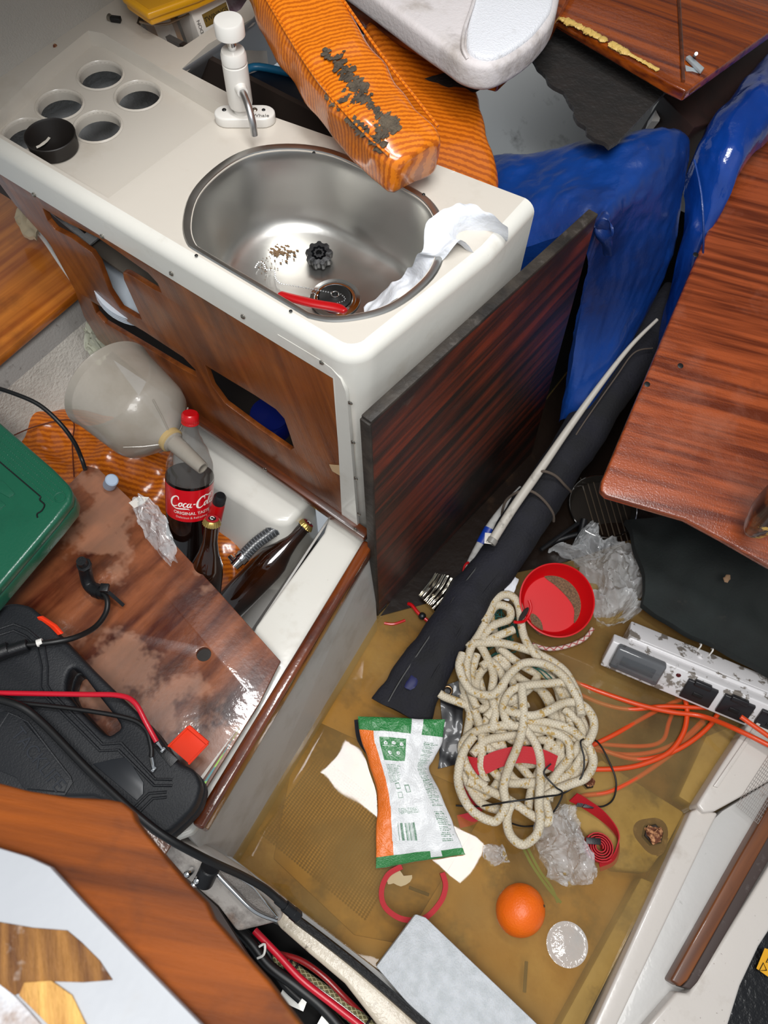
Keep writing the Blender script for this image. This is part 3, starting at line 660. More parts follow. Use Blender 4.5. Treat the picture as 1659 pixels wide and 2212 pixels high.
# stack of plates seen through the upper cut-out
PLT = M('plate_glaze', '#c9d3de', .2, coat=.5)
pc = GY(300, 596, .60); pax = Vector((-.45, -.55, .70)).normalized()
pax = Vector((.30, -.10, .92)).normalized()
names = ['uppermost of the four', 'second from the top of the four', 'third from the top of the four', 'lowest of the four']
for k in range(4):
    c = pc - pax * (.0075 * k) - ZA * .012
    p_ = lathe(c, pax, [(.0001, .0), (.055, 0), (.06, .001), (.082, .010), (.084, .011), (.0835, .0125), (.06, .0035), (.052, .002), (.0001, .002)], 48, False, False)
    obj('dinner_plate', p_, PLT, label='white plate stacked behind the galley front cut-out, ' + names[k], cat='plate', group='plates behind the galley front')
# blue can in the lower cut-out
cc_ = GY(585, 905, .615)
can = thing('blue_food_tin', 'dark blue tin with lettering inside the lower galley cut-out', 'tin', cc_ - ZA * .09)
obj('tin_body', lathe(cc_ - ZA * .09, ZA, [(.038, 0), (.040, .003), (.040, .10), (.038, .103), (.037, .106), (.040, .109), (.038, .112), (.0001, .109)], 36), M('blue_tin', '#0d1d6e', .3, coat=.4), can)
fc = lambda x, y, z: Vector((cc_.x + .0405 * sin(x / .04 + .1), cc_.y - .0405 * cos(x / .04 + .1), cc_.z - .035 + y))
obj('lettering', join(textbm('CAPTAIN', .016, None, None, None, fn=fc), textbm('OATS', .012, None, None, None, fn=lambda x, y, z: fc(x, y - .024, z)) if False else bmesh.new()), M('silver_ink', '#8f98a8', .4), can)

# ================================================================== SEAT LOCKER: RAIL, BOARD, LINERS
ra, rb = G(787, 1172, .300), G(418, 1782, .300)
rd = (rb - ra).normalized(); rn = Vector((-rd.y, rd.x, 0)); rn = rn if rn.x > 0 else -rn
obj('fiddle_rail', box((ra + rb) / 2 + rn * .009 - ZA * .010, (rb - ra) / 2, rn * .0105, ZA * .024, .006, 4), RAILW, label='varnished wooden rail running along the edge of the white seat ledge', cat='rail')
lid = GS([(188, 1006, .318), (212, 1012, .318), (330, 1124, .314), (470, 1275, .310), (606, 1428, .306), (560, 1520, .306), (430, 1728, .306), (330, 1890, .306), (-90, 1560, .318), (-90, 1290, .325), (150, 1042, .322)])
lb = thing('locker_lid', 'wet stained brown plywood locker lid with a round finger hole', 'board', G(300, 1350, .30))
hc = G(440, 1413, .307)
lp0 = sum(lid, Vector()) / len(lid); exl = (lid[4] - lid[2]).normalized(); nl = (lid[0] - lp0).cross(lid[4] - lp0).normalized(); nl = nl if nl.z > 0 else -nl; eyl = nl.cross(exl)
exl = eyl.cross(nl)
hcp = GP(440, 1413, lp0, nl)
obj('board', plate(lid, [[hcp + (exl * cos(a * pi / 12) + eyl * sin(a * pi / 12)) * .0125 for a in range(24)]], lp0 - nl * .006, exl, eyl, .012, .001), LIDW, lb)
def GL(px, py, up=0): return GP(px, py, lp0 + nl * up, nl)
obj('striped_leaflet', slab([G(527, 1558, .325), G(500, 1600, .325), G(420, 1720, .326), G(405, 1758, .326), G(440, 1700, .325), G(470, 1650, .325)], .001), M('leaflet', '#8fd01e', .4, stripe=((1, -.35, 0), .022, '#1f7f86', .0, 1)), label='thin green and blue striped leaflet wedged between board and rail', cat='leaflet')
obj('leaflet_edge', slab([G(522, 1560, .322), G(430, 1695, .322), G(424, 1690, .322), G(500, 1590, .322)], .001), CARDW, label='white paper sheet edge beside the striped leaflet', cat='paper')
# pine board and bits at far left
obj('pine_bunk_board', slab([G(-80, 330, .42), G(0, 388, .42), G(60, 440, .42), G(175, 622, .415), G(-80, 838, .41)], .02, .002), PINE, label='orange varnished bunk board with dark knots at the far left', cat='board')
obj('dried_putty', sheet([G(28, 462, .47), G(48, 500, .47), G(78, 515, .47)], [G(42, 446, .475), G(70, 462, .475), G(82, 500, .47)], 14, 14, amp=.012, fs=50, thick=.008), M('putty', '#cbb99a', .8), label='torn piece of dried cream putty on the orange bunk board', cat='putty')
obj('white_tube', tube([G(84, 505, .45), G(100, 525, .45), G(130, 570, .44), G(162, 615, .43)], .004, 10), WHITEP, label='thin white tube running past the left end of the galley front', cat='tube')
obj('crumpled_film', sheet([G(178, 705, .36), G(186, 750, .34), G(205, 790, .33)], [G(200, 692, .36), G(232, 730, .35), G(238, 775, .33)], 16, 16, amp=.02, fs=45, ridged=True), M('pale_cloth', '#b9bba9', .5, alpha=.9), label='crumpled pale greenish cloth beside the funnel and galley front', cat='cloth')

# green tool box
gbp = [(-160, 790), (0, 912), (115, 1012), (148, 1046), (156, 1062), (152, 1084), (120, 1125), (0, 1266), (-160, 1450)]
gb = thing('green_storage_box', 'dark green plastic box at the left edge with dotted grip lid', 'box', G(20, 1090, .33))
GRN = M('green_plastic', '#14563f', .32, coat=.3, bump=.0004, bscale=200, dirt=[('#0c3a2b', 8, .5, .8, .5)])
gt = GS([(x, y, .455) for x, y in gbp]); gc = sum(gt, Vector()) / len(gt)
obj('box_body', slab([gc + (p - gc) * .985 - ZA * .02 for p in gt], .035, .006, 3), GRN, gb)
obj('lid', slab(gt, .022, .007, 4), GRN, gb)
bm = bmesh.new()
for i in range(34):
    for j in range(6):
        q = G(10 + i * 4.0 - j * 7, 935 + i * 3.6 + j * 7.5, .4555)
        if q.x < gc.x + .4: bmesh.ops.create_icosphere(bm, subdivisions=1, radius=.0011, matrix=Matrix.Translation(q))
obj('grip_dots', bm, GRN, gb)
obj('lid_groove', join(tube([G(-30, 975, .456), G(0, 998, .456), G(88, 1073, .456)], .0012, 6, 1), tube([G(88, 1073, .4565), G(86, 1080, .4565), G(96, 1090, .4565), G(90, 1103, .4565), G(80, 1110, .4565), G(81, 1118, .4565)], .0013, 6, 3)), BLACKR, gb)
obj('corner_dimple', tube(ring_pts(G(129, 1074, .4555), .009), .0012, 6, 1, True), GRN, gb)
obj('raised_panel', slab(GS([(-60, 1010, .4565), (10, 1042, .4565), (32, 1066, .4565), (20, 1075, .4565), (-60, 1030, .4565)]), .002, .0005), GRN, gb)
obj('raised_panel', slab(GS([(-60, 1070, .4565), (0, 1080, .4565), (12, 1090, .4565), (0, 1100, .4565), (-60, 1120, .4565)]), .002, .0005), GRN, gb)

# black moulded case
cz = .385
cs = [(-160, 1380), (-30, 1330), (10, 1305), (48, 1304), (85, 1325), (180, 1425), (262, 1505), (330, 1572), (378, 1640), (415, 1660), (432, 1688), (430, 1715), (412, 1752), (352, 1806), (325, 1800), (200, 1720), (-160, 1700)]
cpts = catmull(GS([(x, y, cz) for x, y in cs]), 3, True)
hol = catmull(GS([(x, y, cz) for x, y in [(150, 1447), (172, 1450), (215, 1505), (258, 1562), (250, 1580), (225, 1585), (170, 1530), (142, 1490)]]), 3, True)
ca = thing('black_tool_case', 'black moulded tool case with handle opening and orange latches', 'case', G(150, 1600, .32))
CASE = M('case_plastic', '#1b1d21', .5, bump=.0006, bscale=350, spec=.4)
obj('lower_shell', plate([p - ZA * .035 for p in cpts], [[p - ZA * .035 for p in hol]], (0, 0, cz - .055), XA, YA, .032, .005), CASE, ca)
obj('upper_shell', plate(cpts, [hol], (0, 0, cz - .018), XA, YA, .036, .007), CASE, ca)
def rib(L, r=.0022): return tube(GS([(x, y, cz + .0005) for x, y in L]), r, 6, 1)
obj('surface_ribs', join(rib([(-20, 1365), (30, 1348), (60, 1360), (95, 1390), (103, 1440), (102, 1480), (112, 1497), (190, 1575), (222, 1608), (262, 1605), (335, 1683), (372, 1684)]),
                       rib([(-20, 1378), (30, 1362), (56, 1374), (80, 1396), (90, 1440), (88, 1485), (100, 1506), (180, 1585), (216, 1622), (256, 1620), (333, 1697), (372, 1697)]),
                       rib([(300, 1755), (330, 1725), (360, 1722)]), rib([(290, 1745), (322, 1714), (360, 1711)]), rib([(-20, 1600), (20, 1540), (60, 1560), (152, 1680), (140, 1712), (60, 1705)])), CASE, ca)
obj('logo_panel', slab(GS([(x, y, cz + .002) for x, y in [(-60, 1560), (10, 1535), (40, 1545), (150, 1672), (158, 1690), (140, 1718), (60, 1716), (35, 1680), (-60, 1640)]]), .003, .001), CASE, ca)
obj('recessed_panel', slab(GS([(x, y, cz + .0015) for x, y in [(240, 1640), (275, 1635), (310, 1690), (310, 1715), (295, 1730), (200, 1650)]]), .003, .001), M('case_smooth', '#23262b', .35), ca)
lx = (G(125, 1700, cz) - G(28, 1575, cz)).normalized()
obj('lettering', textbm('TACKLIFE', .028, G(82, 1640, cz + .0025), lx, ZA.cross(lx), .0012), M('case_letters', '#2a2d33', .35), ca)
ORL = M('latch_orange', '#ef3a16', .35, coat=.2, sss=.1)
obj('latch', slab(GS([(78, 1333, cz + .004), (88, 1332, cz + .004), (118, 1352, cz + .004), (133, 1370, cz + .004), (112, 1377, cz - .012), (95, 1358, cz - .012)]), .006, .0015), ORL, ca, label='orange closed latch')
fl = GS([(364, 1612, cz + .004), (407, 1570, cz + .022), (449, 1606, cz + .020), (408, 1650, cz + .002)])
ol = obj('latch', slab(fl, .003, .001), ORL, ca, label='orange latch standing open')
obj('latch_lip', join(tube([fl[1], fl[2]], .0035, 8, 1), tube([fl[0], fl[1]], .002, 8, 1), tube([fl[2], fl[3]], .002, 8, 1)), ORL, ol)
obj('latch_seat', slab(GS([(330, 1612, cz + .001), (350, 1608, cz + .001), (385, 1640, cz + .001), (368, 1658, cz + .001)]), .006, .001), BLACKP, ca)

# cables over the case
def cable(name, pts, r, mat, label, cat='cable', extra=None, sm=8, group=None):
    P = GS(pts)
    if not extra: return obj(name, tube(P, r, 10, sm), mat, label=label, cat=cat, group=group)
    t = thing(name, label, cat, P[0], group); obj('cable', tube(P, r, 10, sm), mat, t); extra(t); return t
z = cz + .012
def crimp(a, b):
    def f(t): obj('crimp_terminal', join(tube([a, a.lerp(b, .5), b], lambda s: .0032 if s < .5 else .002, 8, 1), box(b, (.002, 0, 0), (0, .004, 0), (0, 0, .0006))), CHROME, t)
    return f
cable('red_wire', [(-60, 1496, z), (60, 1498, z), (180, 1500, z + .004), (255, 1502, z + .01), (290, 1517, z + .014), (315, 1560, z + .01), (338, 1602, z)], .0042, REDC, 'bright red wire lying across the black case, ending in a crimp', extra=crimp(G(340, 1604, z), G(352, 1620, z - .002)))
cable('black_wire', [(-60, 1512, z), (20, 1517, z), (150, 1530, z), (270, 1550, z), (312, 1572, z), (326, 1610, z), (327, 1635, z - .002)], .0036, BLACKR, 'thin black wire with a crimp end just below the red wire', extra=crimp(G(327, 1637, z - .002), G(332, 1662, z - .004)))
def plug(t):
    a, b = G(598, 1942, .2), G(645, 1982, .17); d = (b - a)
    obj('cable_connector', join(cyl(a, a + d * .4, .0075, 20, bev=.001), cyl(a + d * .35, a + d * .75, .0095, 20, bev=.001), cyl(a + d * .7, b, .0105, 8, bev=.0015)), BLACKP, t)
cable('black_power_cable', [(-60, 1500, z + .01), (30, 1520, z + .012), (90, 1560, z + .006), (200, 1672, z + .004), (330, 1788, z), (430, 1848, .36), (520, 1890, .27), (570, 1918, .22), (604, 1946, .2)], .0062, BLACKR, 'thick black cable running diagonally from the case to an inline connector', extra=plug)
def elbow(t):
    a = [G(183, 1222, .38), G(186, 1240, .36), G(192, 1262, .345), G(206, 1275, .345), G(226, 1282, .35)]
    obj('elbow_plug', join(tube(a, .0115, 14, 4), cyl(a[0] + ZA * .002, a[0] + ZA * .02, .0085, 16), cyl(a[0], a[0] + ZA * .006, .013, 8, bev=.001), cyl(a[3], a[3].lerp(a[4], .6), .013, 16)), BLACKP, t)
    obj('cable_tie', join(tube([G(222, 1270, .365), G(240, 1284, .35), G(267, 1308, .325)], None, flat=(.003, .001, (0, 0, 1))), box(G(226, 1270, .365), (.006, .004, 0), (-.004, .006, 0), (0, 0, .004), .001)), BLACKP, t)
    obj('sleeve', tube([G(80, 1390, .40), G(92, 1386, .40)], .0062, 12, 1), WHITEP, t, label='white marker sleeve')
    obj('end_connector', join(cyl(G(60, 1393, .40), G(-10, 1415, .40), .010, 14, bev=.001), cyl(G(20, 1402, .40), G(-20, 1418, .40), .0125, 10, bev=.001)), BLACKP, t)
cable('antenna_cable', [(222, 1280, .352), (232, 1298, .352), (228, 1325, .35), (205, 1355, .36), (165, 1376, .385), (120, 1386, .398), (60, 1393, .40)], .0048, BLACKR, 'black cable with elbow plug and tie lying on the wet brown board', extra=elbow)
cable('thin_black_cable', [(-40, 828, .42), (30, 850, .42), (85, 875, .41), (130, 915, .39), (160, 955, .36), (176, 990, .33), (184, 1014, .325)], .0042, BLACKR, 'thin black cable arching from the left edge to the tip of the brown board')

# orange cushion in the locker
bm = sheet([G(20, 940, .20), G(60, 985, .20), (G(170, 1080, .17)), G(330, 1180, .09), G(500, 1330, .05)], [G(140, 886, .20), G(240, 890, .22), G(350, 950, .19), G(480, 1050, .13), G(545, 1230, .06)], 40, 60, amp=.03, fs=11, thick=.03, lift=lambda u, v: .02 * sin(pi * u))
oc = obj('orange_seat_cushion', bm, OV, label='creased orange patterned cushion lying in the locker behind the bottles', cat='cushion')
obj('piping_seam', tube([G(20, 945, .24), G(80, 920, .245), G(155, 908, .245), G(156, 960, .24), G(160, 1030, .23)], .0015, 6), M('dark_piping', '#5f2405', .5), oc)

# funnel
fa, fb = G(236, 832, .47), G(362, 944, .47)
ax = (fb - fa).normalized(); Lf = (fb - fa).length
FUN = M('funnel_plastic', '#9c958a', .3, trans=.0, alpha=.76, coat=.3, bump=.0006, bscale=40, dirt=[('#7c705c', 7, .48, .8, .6)])
fu = thing('plastic_funnel', 'large cloudy translucent funnel lying on its side against the bottle', 'funnel', fa - ZA * .09)
R0 = .088
obj('bowl', lathe(fa, ax, [(R0 * .95, .01), (R0 * 1.02, -.002), (R0 * 1.04, .0), (R0 * 1.02, .004), (R0 * .985, .03), (R0 * .93, .085), (R0 * .90, .108), (R0 * .84, .122), (R0 * .55, .145), (R0 * .25, .162), (.019, .168)], 56, False, False), FUN, fu)
obj('spout', lathe(fa, ax, [(.019, .160), (.020, .168), (.019, .176), (.0155, .178), (.0145, .20), (.0115, .245), (.0108, .252), (.0085, .252), (.0085, .24)], 28, False, False), FUN, fu)
obj('neck_ring', lathe(fa, ax, [(.0185, .160), (.0225, .163), (.0225, .172), (.0185, .174)], 28, False, False), M('aged_plastic', '#b39a6a', .35, alpha=.9), fu)
a_, b_, _ = basis(ax); bm = bmesh.new()
for ang in (0, 1, 2, 3):
    w = ang * pi / 2 + .6; q = a_ * cos(w) + b_ * sin(w)
    bm = join(bm, tube([fa + ax * .165 + q * .02, fa + ax * .150 + q * .045, fa + ax * .130 + q * .070], .0014, 6, 1))
obj('stiffening_rib', bm, FUN, fu)

# cola bottle
t0, b0 = G(411, 893, .505), G(408, 1225, .20)
bax = (t0 - b0).normalized(); BL = (t0 - b0).length; k = BL
cam_dir = (CAM - b0); ndr = (cam_dir - bax * cam_dir.dot(bax)).normalized(); sdr = bax.cross(ndr)
bo = thing('cola_bottle', 'half full large cola bottle with red label and red cap', 'bottle', b0)
RB = .043
def bpr(h):  # radius of the bottle at height fraction
    pts = [(0, .8), (.02, .95), (.06, 1), (.30, .98), (.45, .99), (.64, 1), (.72, .96), (.80, .78), (.87, .52), (.92, .34), (.95, .32), (1, .32)]
    for (a, x), (b, y) in zip(pts, pts[1:]):
        if a <= h <= b: t = (h - a) / (b - a); return RB * (x + (y - x) * (t * t * (3 - 2 * t)))
    return RB * .32
PET = M('pet_plastic', '#6a6662', .06, alpha=.38, coat=1, spec=.8)
obj('bottle_body', lathe(b0, bax, [(bpr(i / 40), k * i / 40 * .965) for i in range(41)], 40), PET, bo)
obj('cola', lathe(b0, bax, [(bpr(i / 40) * 1.004, k * i / 40 * .965 + .001) for i in range(1, 27)], 40), M('cola_liquid', '#0d0605', .12, coat=.5), bo)
lab = obj('label', lathe(b0, bax, [(bpr(.45) * 1.012, k * .415), (bpr(.5) * 1.015, k * .5), (bpr(.6) * 1.012, k * .615)], 48, False, False), M('label_red', '#c00a18', .3, coat=.3), bo)
obj('cap', lathe(b0, bax, [(.0142, k * .945), (.0152, k * .947), (.0152, k * .957), (.0148, k * .958), (.0152, k * .96), (.0148, k * .995), (.0125, k * 1.003), (.0001, k * 1.004)], 60, wob=lambda t, h: 1 + .02 * cos(2 * pi * 30 * t)), REDP, bo)
def onlab(x, y, z=0):
    a = x / RB + .12; return b0 + bax * (k * .515 + y) + (ndr * cos(a) + sdr * sin(a)) * (RB * 1.018 + z)
def stroke(L, w, slant=.25):
    """brush stroke on the label: centre line points (x, y, width)"""
    P = catmull([Vector((x + y * slant, y, wd)) for x, y, wd in L], 5); bm = bmesh.new(); prev = None
    for i, p in enumerate(P):
        t = (P[min(i + 1, len(P) - 1)] - P[max(i - 1, 0)]); t.z = 0
        t = t.normalized() if t.length > 1e-9 else Vector((1, 0, 0)); n_ = Vector((-t.y, t.x, 0)) * p.z * w
        cur = (bm.verts.new(onlab(p.x + n_.x, p.y + n_.y, .0004)), bm.verts.new(onlab(p.x - n_.x, p.y - n_.y, .0004)))
        if prev: bm.faces.new((prev[0], cur[0], cur[1], prev[1]))
        prev = cur
    return bm
S_ = .001
def letC(x, s=1): return [(x + 6.5 * s, 4.5 * s, .5), (x + 5.5 * s, 7.5 * s, 1), (x + 3 * s, 8 * s, 1.2), (x + .6 * s, 5 * s, 1.6), (x, 1 * s, 2), (x + 1.2 * s, -3 * s, 1.8), (x + 4 * s, -4.2 * s, 1.2), (x + 7 * s, -2.2 * s, .6)]
def leto(x): return [(x + 1.5, 2, .8), (x, .5, 1.2), (x - .3, -2, 1.3), (x + 1, -3.8, 1.1), (x + 2.6, -2.5, .9), (x + 3, 0, 1), (x + 1.8, 2, .7), (x + 3.6, 1.6, .5)]
def letc(x): return [(x + 3, 1.4, .6), (x + 1.6, 2.2, .9), (x, .2, 1.2), (x, -2.4, 1.3), (x + 1.6, -3.8, 1), (x + 4, -2, .6)]
def leta(x): return leto(x)[:6] + [(x + 3.2, 2, .8)]
def sc1(L, dx=0, dy=0): return [((x + dx) * .00155, (y + dy) * .00150, w) for x, y, w in L]
bits = [letC(-24, 1.25), leto(-13.5), letc(-8.5), leta(-3.8), [(-.8, 2, .8), (-.7, -2.4, 1), (.3, -3.8, .9), (1.6, -2.6, .5)], [(2, .6, 1.1), (4.4, .9, 1.1)],
        letC(6.5, 1.25), leto(16), [(20.2, -1, .7), (23.5, 6, .8), (22.5, 9.2, .9), (20.9, 7, 1), (20.5, 0, 1.2), (21.2, -3.6, 1), (23, -2.6, .6)], leta(24.5), [(27.5, 2, .8), (27.6, -2.6, 1), (28.6, -3.8, .8), (30, -2.6, .5)],
        [(-22, -5.6, .4), (-16, -7.6, 1.1), (-9, -6.6, 1.4), (-3, -6.2, 1), (0, -7.4, .3)], [(11.5, 8.5, .5), (14, 11, 1.1), (19, 9.5, 1.3), (23.5, 11, .8), (27, 9, .3)]]
obj('lettering', join(*[stroke(sc1(b_, -2, 3.2), .0010) for b_ in bits]), INKW, lab, smooth=False, label='white flowing script')
obj('lettering', join(textbm('ORIGINAL TASTE', .0088, None, None, None, .0001, fn=lambda x, y, z: onlab(x, y - .0150, .0004), bold=.0002), textbm('Delicious & Refreshing', .0064, None, None, None, .0001, fn=lambda x, y, z: onlab(x, y - .0245, .0004))), INKW, lab, smooth=False)

def beer(name, top, bot, r, label, L=.25):
    d = (top - bot).normalized(); bot = top - d * L; t_ = thing(name, label, 'bottle', bot)
    GLS = M('brown_glass', '#140804', .06, coat=.9, col2='#2c1204', nscale=14)
    obj('glass_body', lathe(bot, d, [(r * .9, 0), (r, .005), (r, L * .52), (r * .93, L * .6), (r * .6, L * .72), (r * .45, L * .82), (.0125, L * .95), (.014, L * .955), (.014, L * .97), (.0125, L * .99)], 36), GLS, t_)
    c_ = obj('crown_cap', lathe(bot, d, [(.0162, L * .972), (.0155, L * .98), (.0138, L + .001), (.012, L + .003), (.0001, L + .0035)], 84, wob=lambda t, h: 1 + (.045 * cos(2 * pi * 21 * t) if h < L * .985 else 0)), M('brass_cap', '#b59a58', .3, metal=.8), t_)
    a_, b_, _ = basis(d)
    obj('cap_print', join(lathe(bot, d, [(.0001, L + .0042), (.0118, L + .0037)], 30, False, False)), M('cap_red', '#a5232b', .4), c_)
    obj('cap_print', lathe(bot, d, [(.0001, L + .0047), (.0068, L + .0044)], 30, False, False), M('cap_black', '#17171b', .4), c_)
    obj('cap_print', tube([bot + d * (L + .0052) + a_ * (.0035 * cos(w)) + b_ * (.0042 * sin(w)) for w in (0, 1, 2, 3, 4, 5)], .0007, 5, 3), INKW, c_)
    return t_
beer('beer_bottle', G(458, 1124, .385), G(440, 1300, .22), .030, 'brown crown capped bottle standing in front of the cola bottle')
beer('beer_bottle', G(664, 1132, .215), G(540, 1262, .13), .034, 'brown crown capped bottle lying beside the grey ribbed hose')
tt, tb_ = G(476, 1072, .40), G(456, 1150, .30)
td = (tt - tb_).normalized(); tool = thing('red_tool_handle', 'red tool handle with black end standing between the bottles', 'tool', tb_)
obj('grip', lathe(tb_, td, [(.013, -.05), (.014, 0), (.0125, (tt - tb_).length * .8), (.0115, (tt - tb_).length * .86)], 24), REDP, tool)
obj('end_cap', lathe(tb_, td, [(.0118, (tt - tb_).length * .84), (.0112, (tt - tb_).length * .98), (.008, (tt - tb_).length * 1.03)], 24), BLACKP, tool)
cd2 = CAM - tt; nd = (cd2 - td * cd2.dot(td)).normalized()
obj('lettering', textbm('TOOLS', .007, tb_ + nd * .0137 + td * .03, td, nd.cross(td), .0002), INKG, tool)
# ribbed hose and clamp
hp = GS([(672, 1092, .17), (640, 1112, .20), (600, 1140, .215), (555, 1172, .21), (522, 1205, .20)])
hs = thing('ribbed_hose', 'grey ribbed hose with steel clamp coming from under the galley', 'hose', hp[-1])
obj('hose_wall', tube(hp, .0125, 18, 10), M('hose_grey', '#393b3e', .35, coat=.5), hs)
bm = bmesh.new(); hh = catmull(hp, 8)
for i in range(1, len(hh) - 1): bm = join(bm, tube(ring_pts(hh[i], .0128, hh[i + 1] - hh[i - 1], 20), .0009, 6, 1, True))
obj('hose_rings', bm, M('hose_light', '#74777b', .3), hs)
he = hp[-1]; hd = (hp[-1] - hp[-2]).normalized()
obj('hose_clamp', join(lathe(he - hd * .006, hd, [(.0145, 0), (.0148, .001), (.0148, .011), (.0145, .012)], 30), cyl(he + Vector((-.004, -.016, .002)), he + Vector((-.02, -.012, .002)), .005, 12), cyl(he + hd * .004, he + hd * .022, .012, 20, .011)), CHROME, hs)
# plastic packaging by the cola bottle
obj('clear_wrapper', sheet([G(280, 1085, .345), G(300, 1130, .34), G(340, 1190, .335), G(365, 1225, .33)], [G(322, 1073, .36), G(352, 1110, .37), (G(372, 1160, .36)), G(385, 1215, .33)], 30, 30, amp=.016, fs=50, ridged=True, lift=lambda u, v: .01 * sin(pi * u)), FILM, label='crinkled clear wrapper poking up beside the cola bottle', cat='wrapper')
obj('wrapper_label', slab([G(278, 1086, .352), G(300, 1072, .36), G(322, 1074, .365), G(312, 1086, .36), G(290, 1098, .352)], .001), CARDW, label='white label on the clear wrapper by the cola bottle', cat='label')
obj('blue_white_cap', cyl(G(236, 1048, .33), G(242, 1036, .36), .012, 24, bev=.002), M('pale_blue', '#9fb0c4', .4), label='small pale blue cap poking out behind the brown board', cat='cap')

# ================================================================== LOOSE BULKHEAD BOARD
bt0, bt1, bb0 = G(800, 915, .715), G(1290, 466, .715), G(818, 1335, -.02)
bdx = (bt1 - bt0); bb1 = bb0 + bdx
bn = bdx.cross(bb0 - bt0).normalized(); bn = bn if bn.x > 0 else -bn
bk = thing('loose_bulkhead_board', 'large dark wet plywood board standing on edge beside the galley', 'board', bb0)
obj('board', slab([bt0, bt1, bb1, bb0], .016, .001, n=bn), BULK, bk)
u_ = bdx.normalized(); w_2 = (bb0 - bt0).normalized()
obj('edge_strip', join(box((bt0 + bt1) / 2 - bn * .008 - w_2 * .001, bdx / 2, bn * .0095, w_2 * .004, .002), box((bt0 + bb0) / 2 - bn * .008 - u_ * .001, (bb0 - bt0) / 2, bn * .0095, u_ * .003, .002)), EDGEW, bk)
obj('wood_wedge', slab([bb0 + bn * .001 - w_2 * .035 , bb0 + bn * .001 - w_2 * .03 + u_ * .03, bb0 + bn * .001 + u_ * .02, bb0 + bn * .001 - u_ * .001], .012, .002, n=-bn if False else bn), EDGEW, bk)
# dark recess behind, its shade painted into near-black slabs
obj('wall_shade', slab([(-.45, 1.50, -.1), (.6, 1.50, -.1), (.6, 1.50, .42), (-.45, 1.50, .42)], .02, n=(0, -1, 0)), DARK, kind='structure')  # added near-black wall, covers a pale strip that should read as shade
obj('floor_shade', slab(GS([(822, 1330, .003)]) + [Vector((-.33, .62, .003)), Vector((-.32, 1.98, .003)), Vector((.35, 1.98, .003)), Vector((.10, 1.1, .003)), Vector((-.06, .86, .003)), Vector((-.18, .72, .003)), Vector((-.25, .60, .003))], .003), M('painted_shade_sole', '#1b130e', .25, bump=.001, bscale=30, dirt=[('#4a3524', 9, .6, .8, .5)]), kind='structure')  # dark slab over the water, painted in place of the forward shadow
obj('floor_forward', slab([(-.9, .86, -.02), (-.34, .6, -.02), (-.29, 1.95, -.02), (-.9, 1.95, -.02)], .01), DARK, kind='structure')  # forward floor, its lack of light painted as near-black

# ================================================================== CUSHIONS
def cen(L, half, hh, zof=0):
    P = GS(L); out = []
    for i, p in enumerate(P):
        t = (P[min(i + 1, len(P) - 1)] - P[max(i - 1, 0)]); n_ = Vector((t.y, -t.x, 0)).normalized(); w = half[i]; h = hh[i]
        up_ = t.cross(n_).normalized(); up_ = up_ if up_.z > 0 else -up_
        out.append((p, n_ * w, up_ * h))
    return out
secs = cen([(575, -90, .95), (665, 60, .92), (745, 185, .895), (830, 290, .875), (885, 345, .866)], [.052, .056, .058, .055, .050], [.036, .04, .042, .042, .038])
bol = thing('orange_bolster', 'muddy orange patterned cushion lying diagonally over the far edge of the sink', 'cushion', secs[2][0] - ZA * .045)
obj('cover', loft(secs, 44, amp=.009, fs=13, sub=10, exp=4.5), OVM, bol)
for sgn in (-1, 1):
    obj('piping', tube([c + u * .93 * sgn + v * .93 for c, u, v in secs], .0022, 6, 6), OVM, bol)
def mudsheet(L): return [G(x, y, z) for x, y, z in L]
bm = bmesh.new(); random.seed(3)
sm_ = catmull([s[0] for s in secs], 12); su = catmull([s[1] for s in secs], 12); sv = catmull([s[2] for s in secs], 12)
for i in range(330):
    c0 = random.choice(((.50, .25, .05), (.58, .2, .06), (.66, .3, .07), (.72, .38, .06), (.80, .35, .05), (.84, .3, .04), (.86, .82, .05), (.62, .9, .04), (.75, .92, .04)))
    t = min(.97, random.gauss(c0[0], c0[2] * .7)); kx = max(-.6, min(.93, c0[1] + random.gauss(0, .13)))
    fj = t * (len(sm_) - 1); j = int(fj); w_ = fj - j; j2 = min(j + 1, len(sm_) - 1)
    C0 = sm_[j].lerp(sm_[j2], w_); U0 = su[j].lerp(su[j2], w_); V0 = sv[j].lerp(sv[j2], w_)
    p = C0 + U0 * kx + V0 * (1 - abs(kx) ** 4.5) ** (1 / 4.5) + V0.normalized() * .0028
    r_ = random.uniform(.0012, .0046); bm = join(bm, blob(p, r_, .7, 40, (random.uniform(.6, 1.2), random.uniform(.9, 2.4), .45), 2))
obj('mud_smears', bm, MUD, bol, label='grey brown mud smears')
secs = cen([(860, 60, .74), (925, 180, .70), (975, 320, .67), (1015, 450, .60), (1050, 570, .50)], [.07, .075, .07, .055, .045], [.03, .03, .032, .03, .028])
o2 = thing('orange_back_cushion', 'shaded orange patterned cushion leaning behind the muddy cushion', 'cushion', secs[2][0] - ZA * .04)
obj('cover', loft(secs, 36, amp=.008, fs=11, sub=8, exp=5), OV, o2)
obj('torn_lining', sheet([G(975, 372, .80), G(990, 410, .79), G(1005, 445, .79)], [G(982, 370, .80), G(1000, 400, .79), G(1016, 438, .79)], 6, 12, amp=.004, fs=60, thick=.002), PAPER, o2, label='white torn lining')
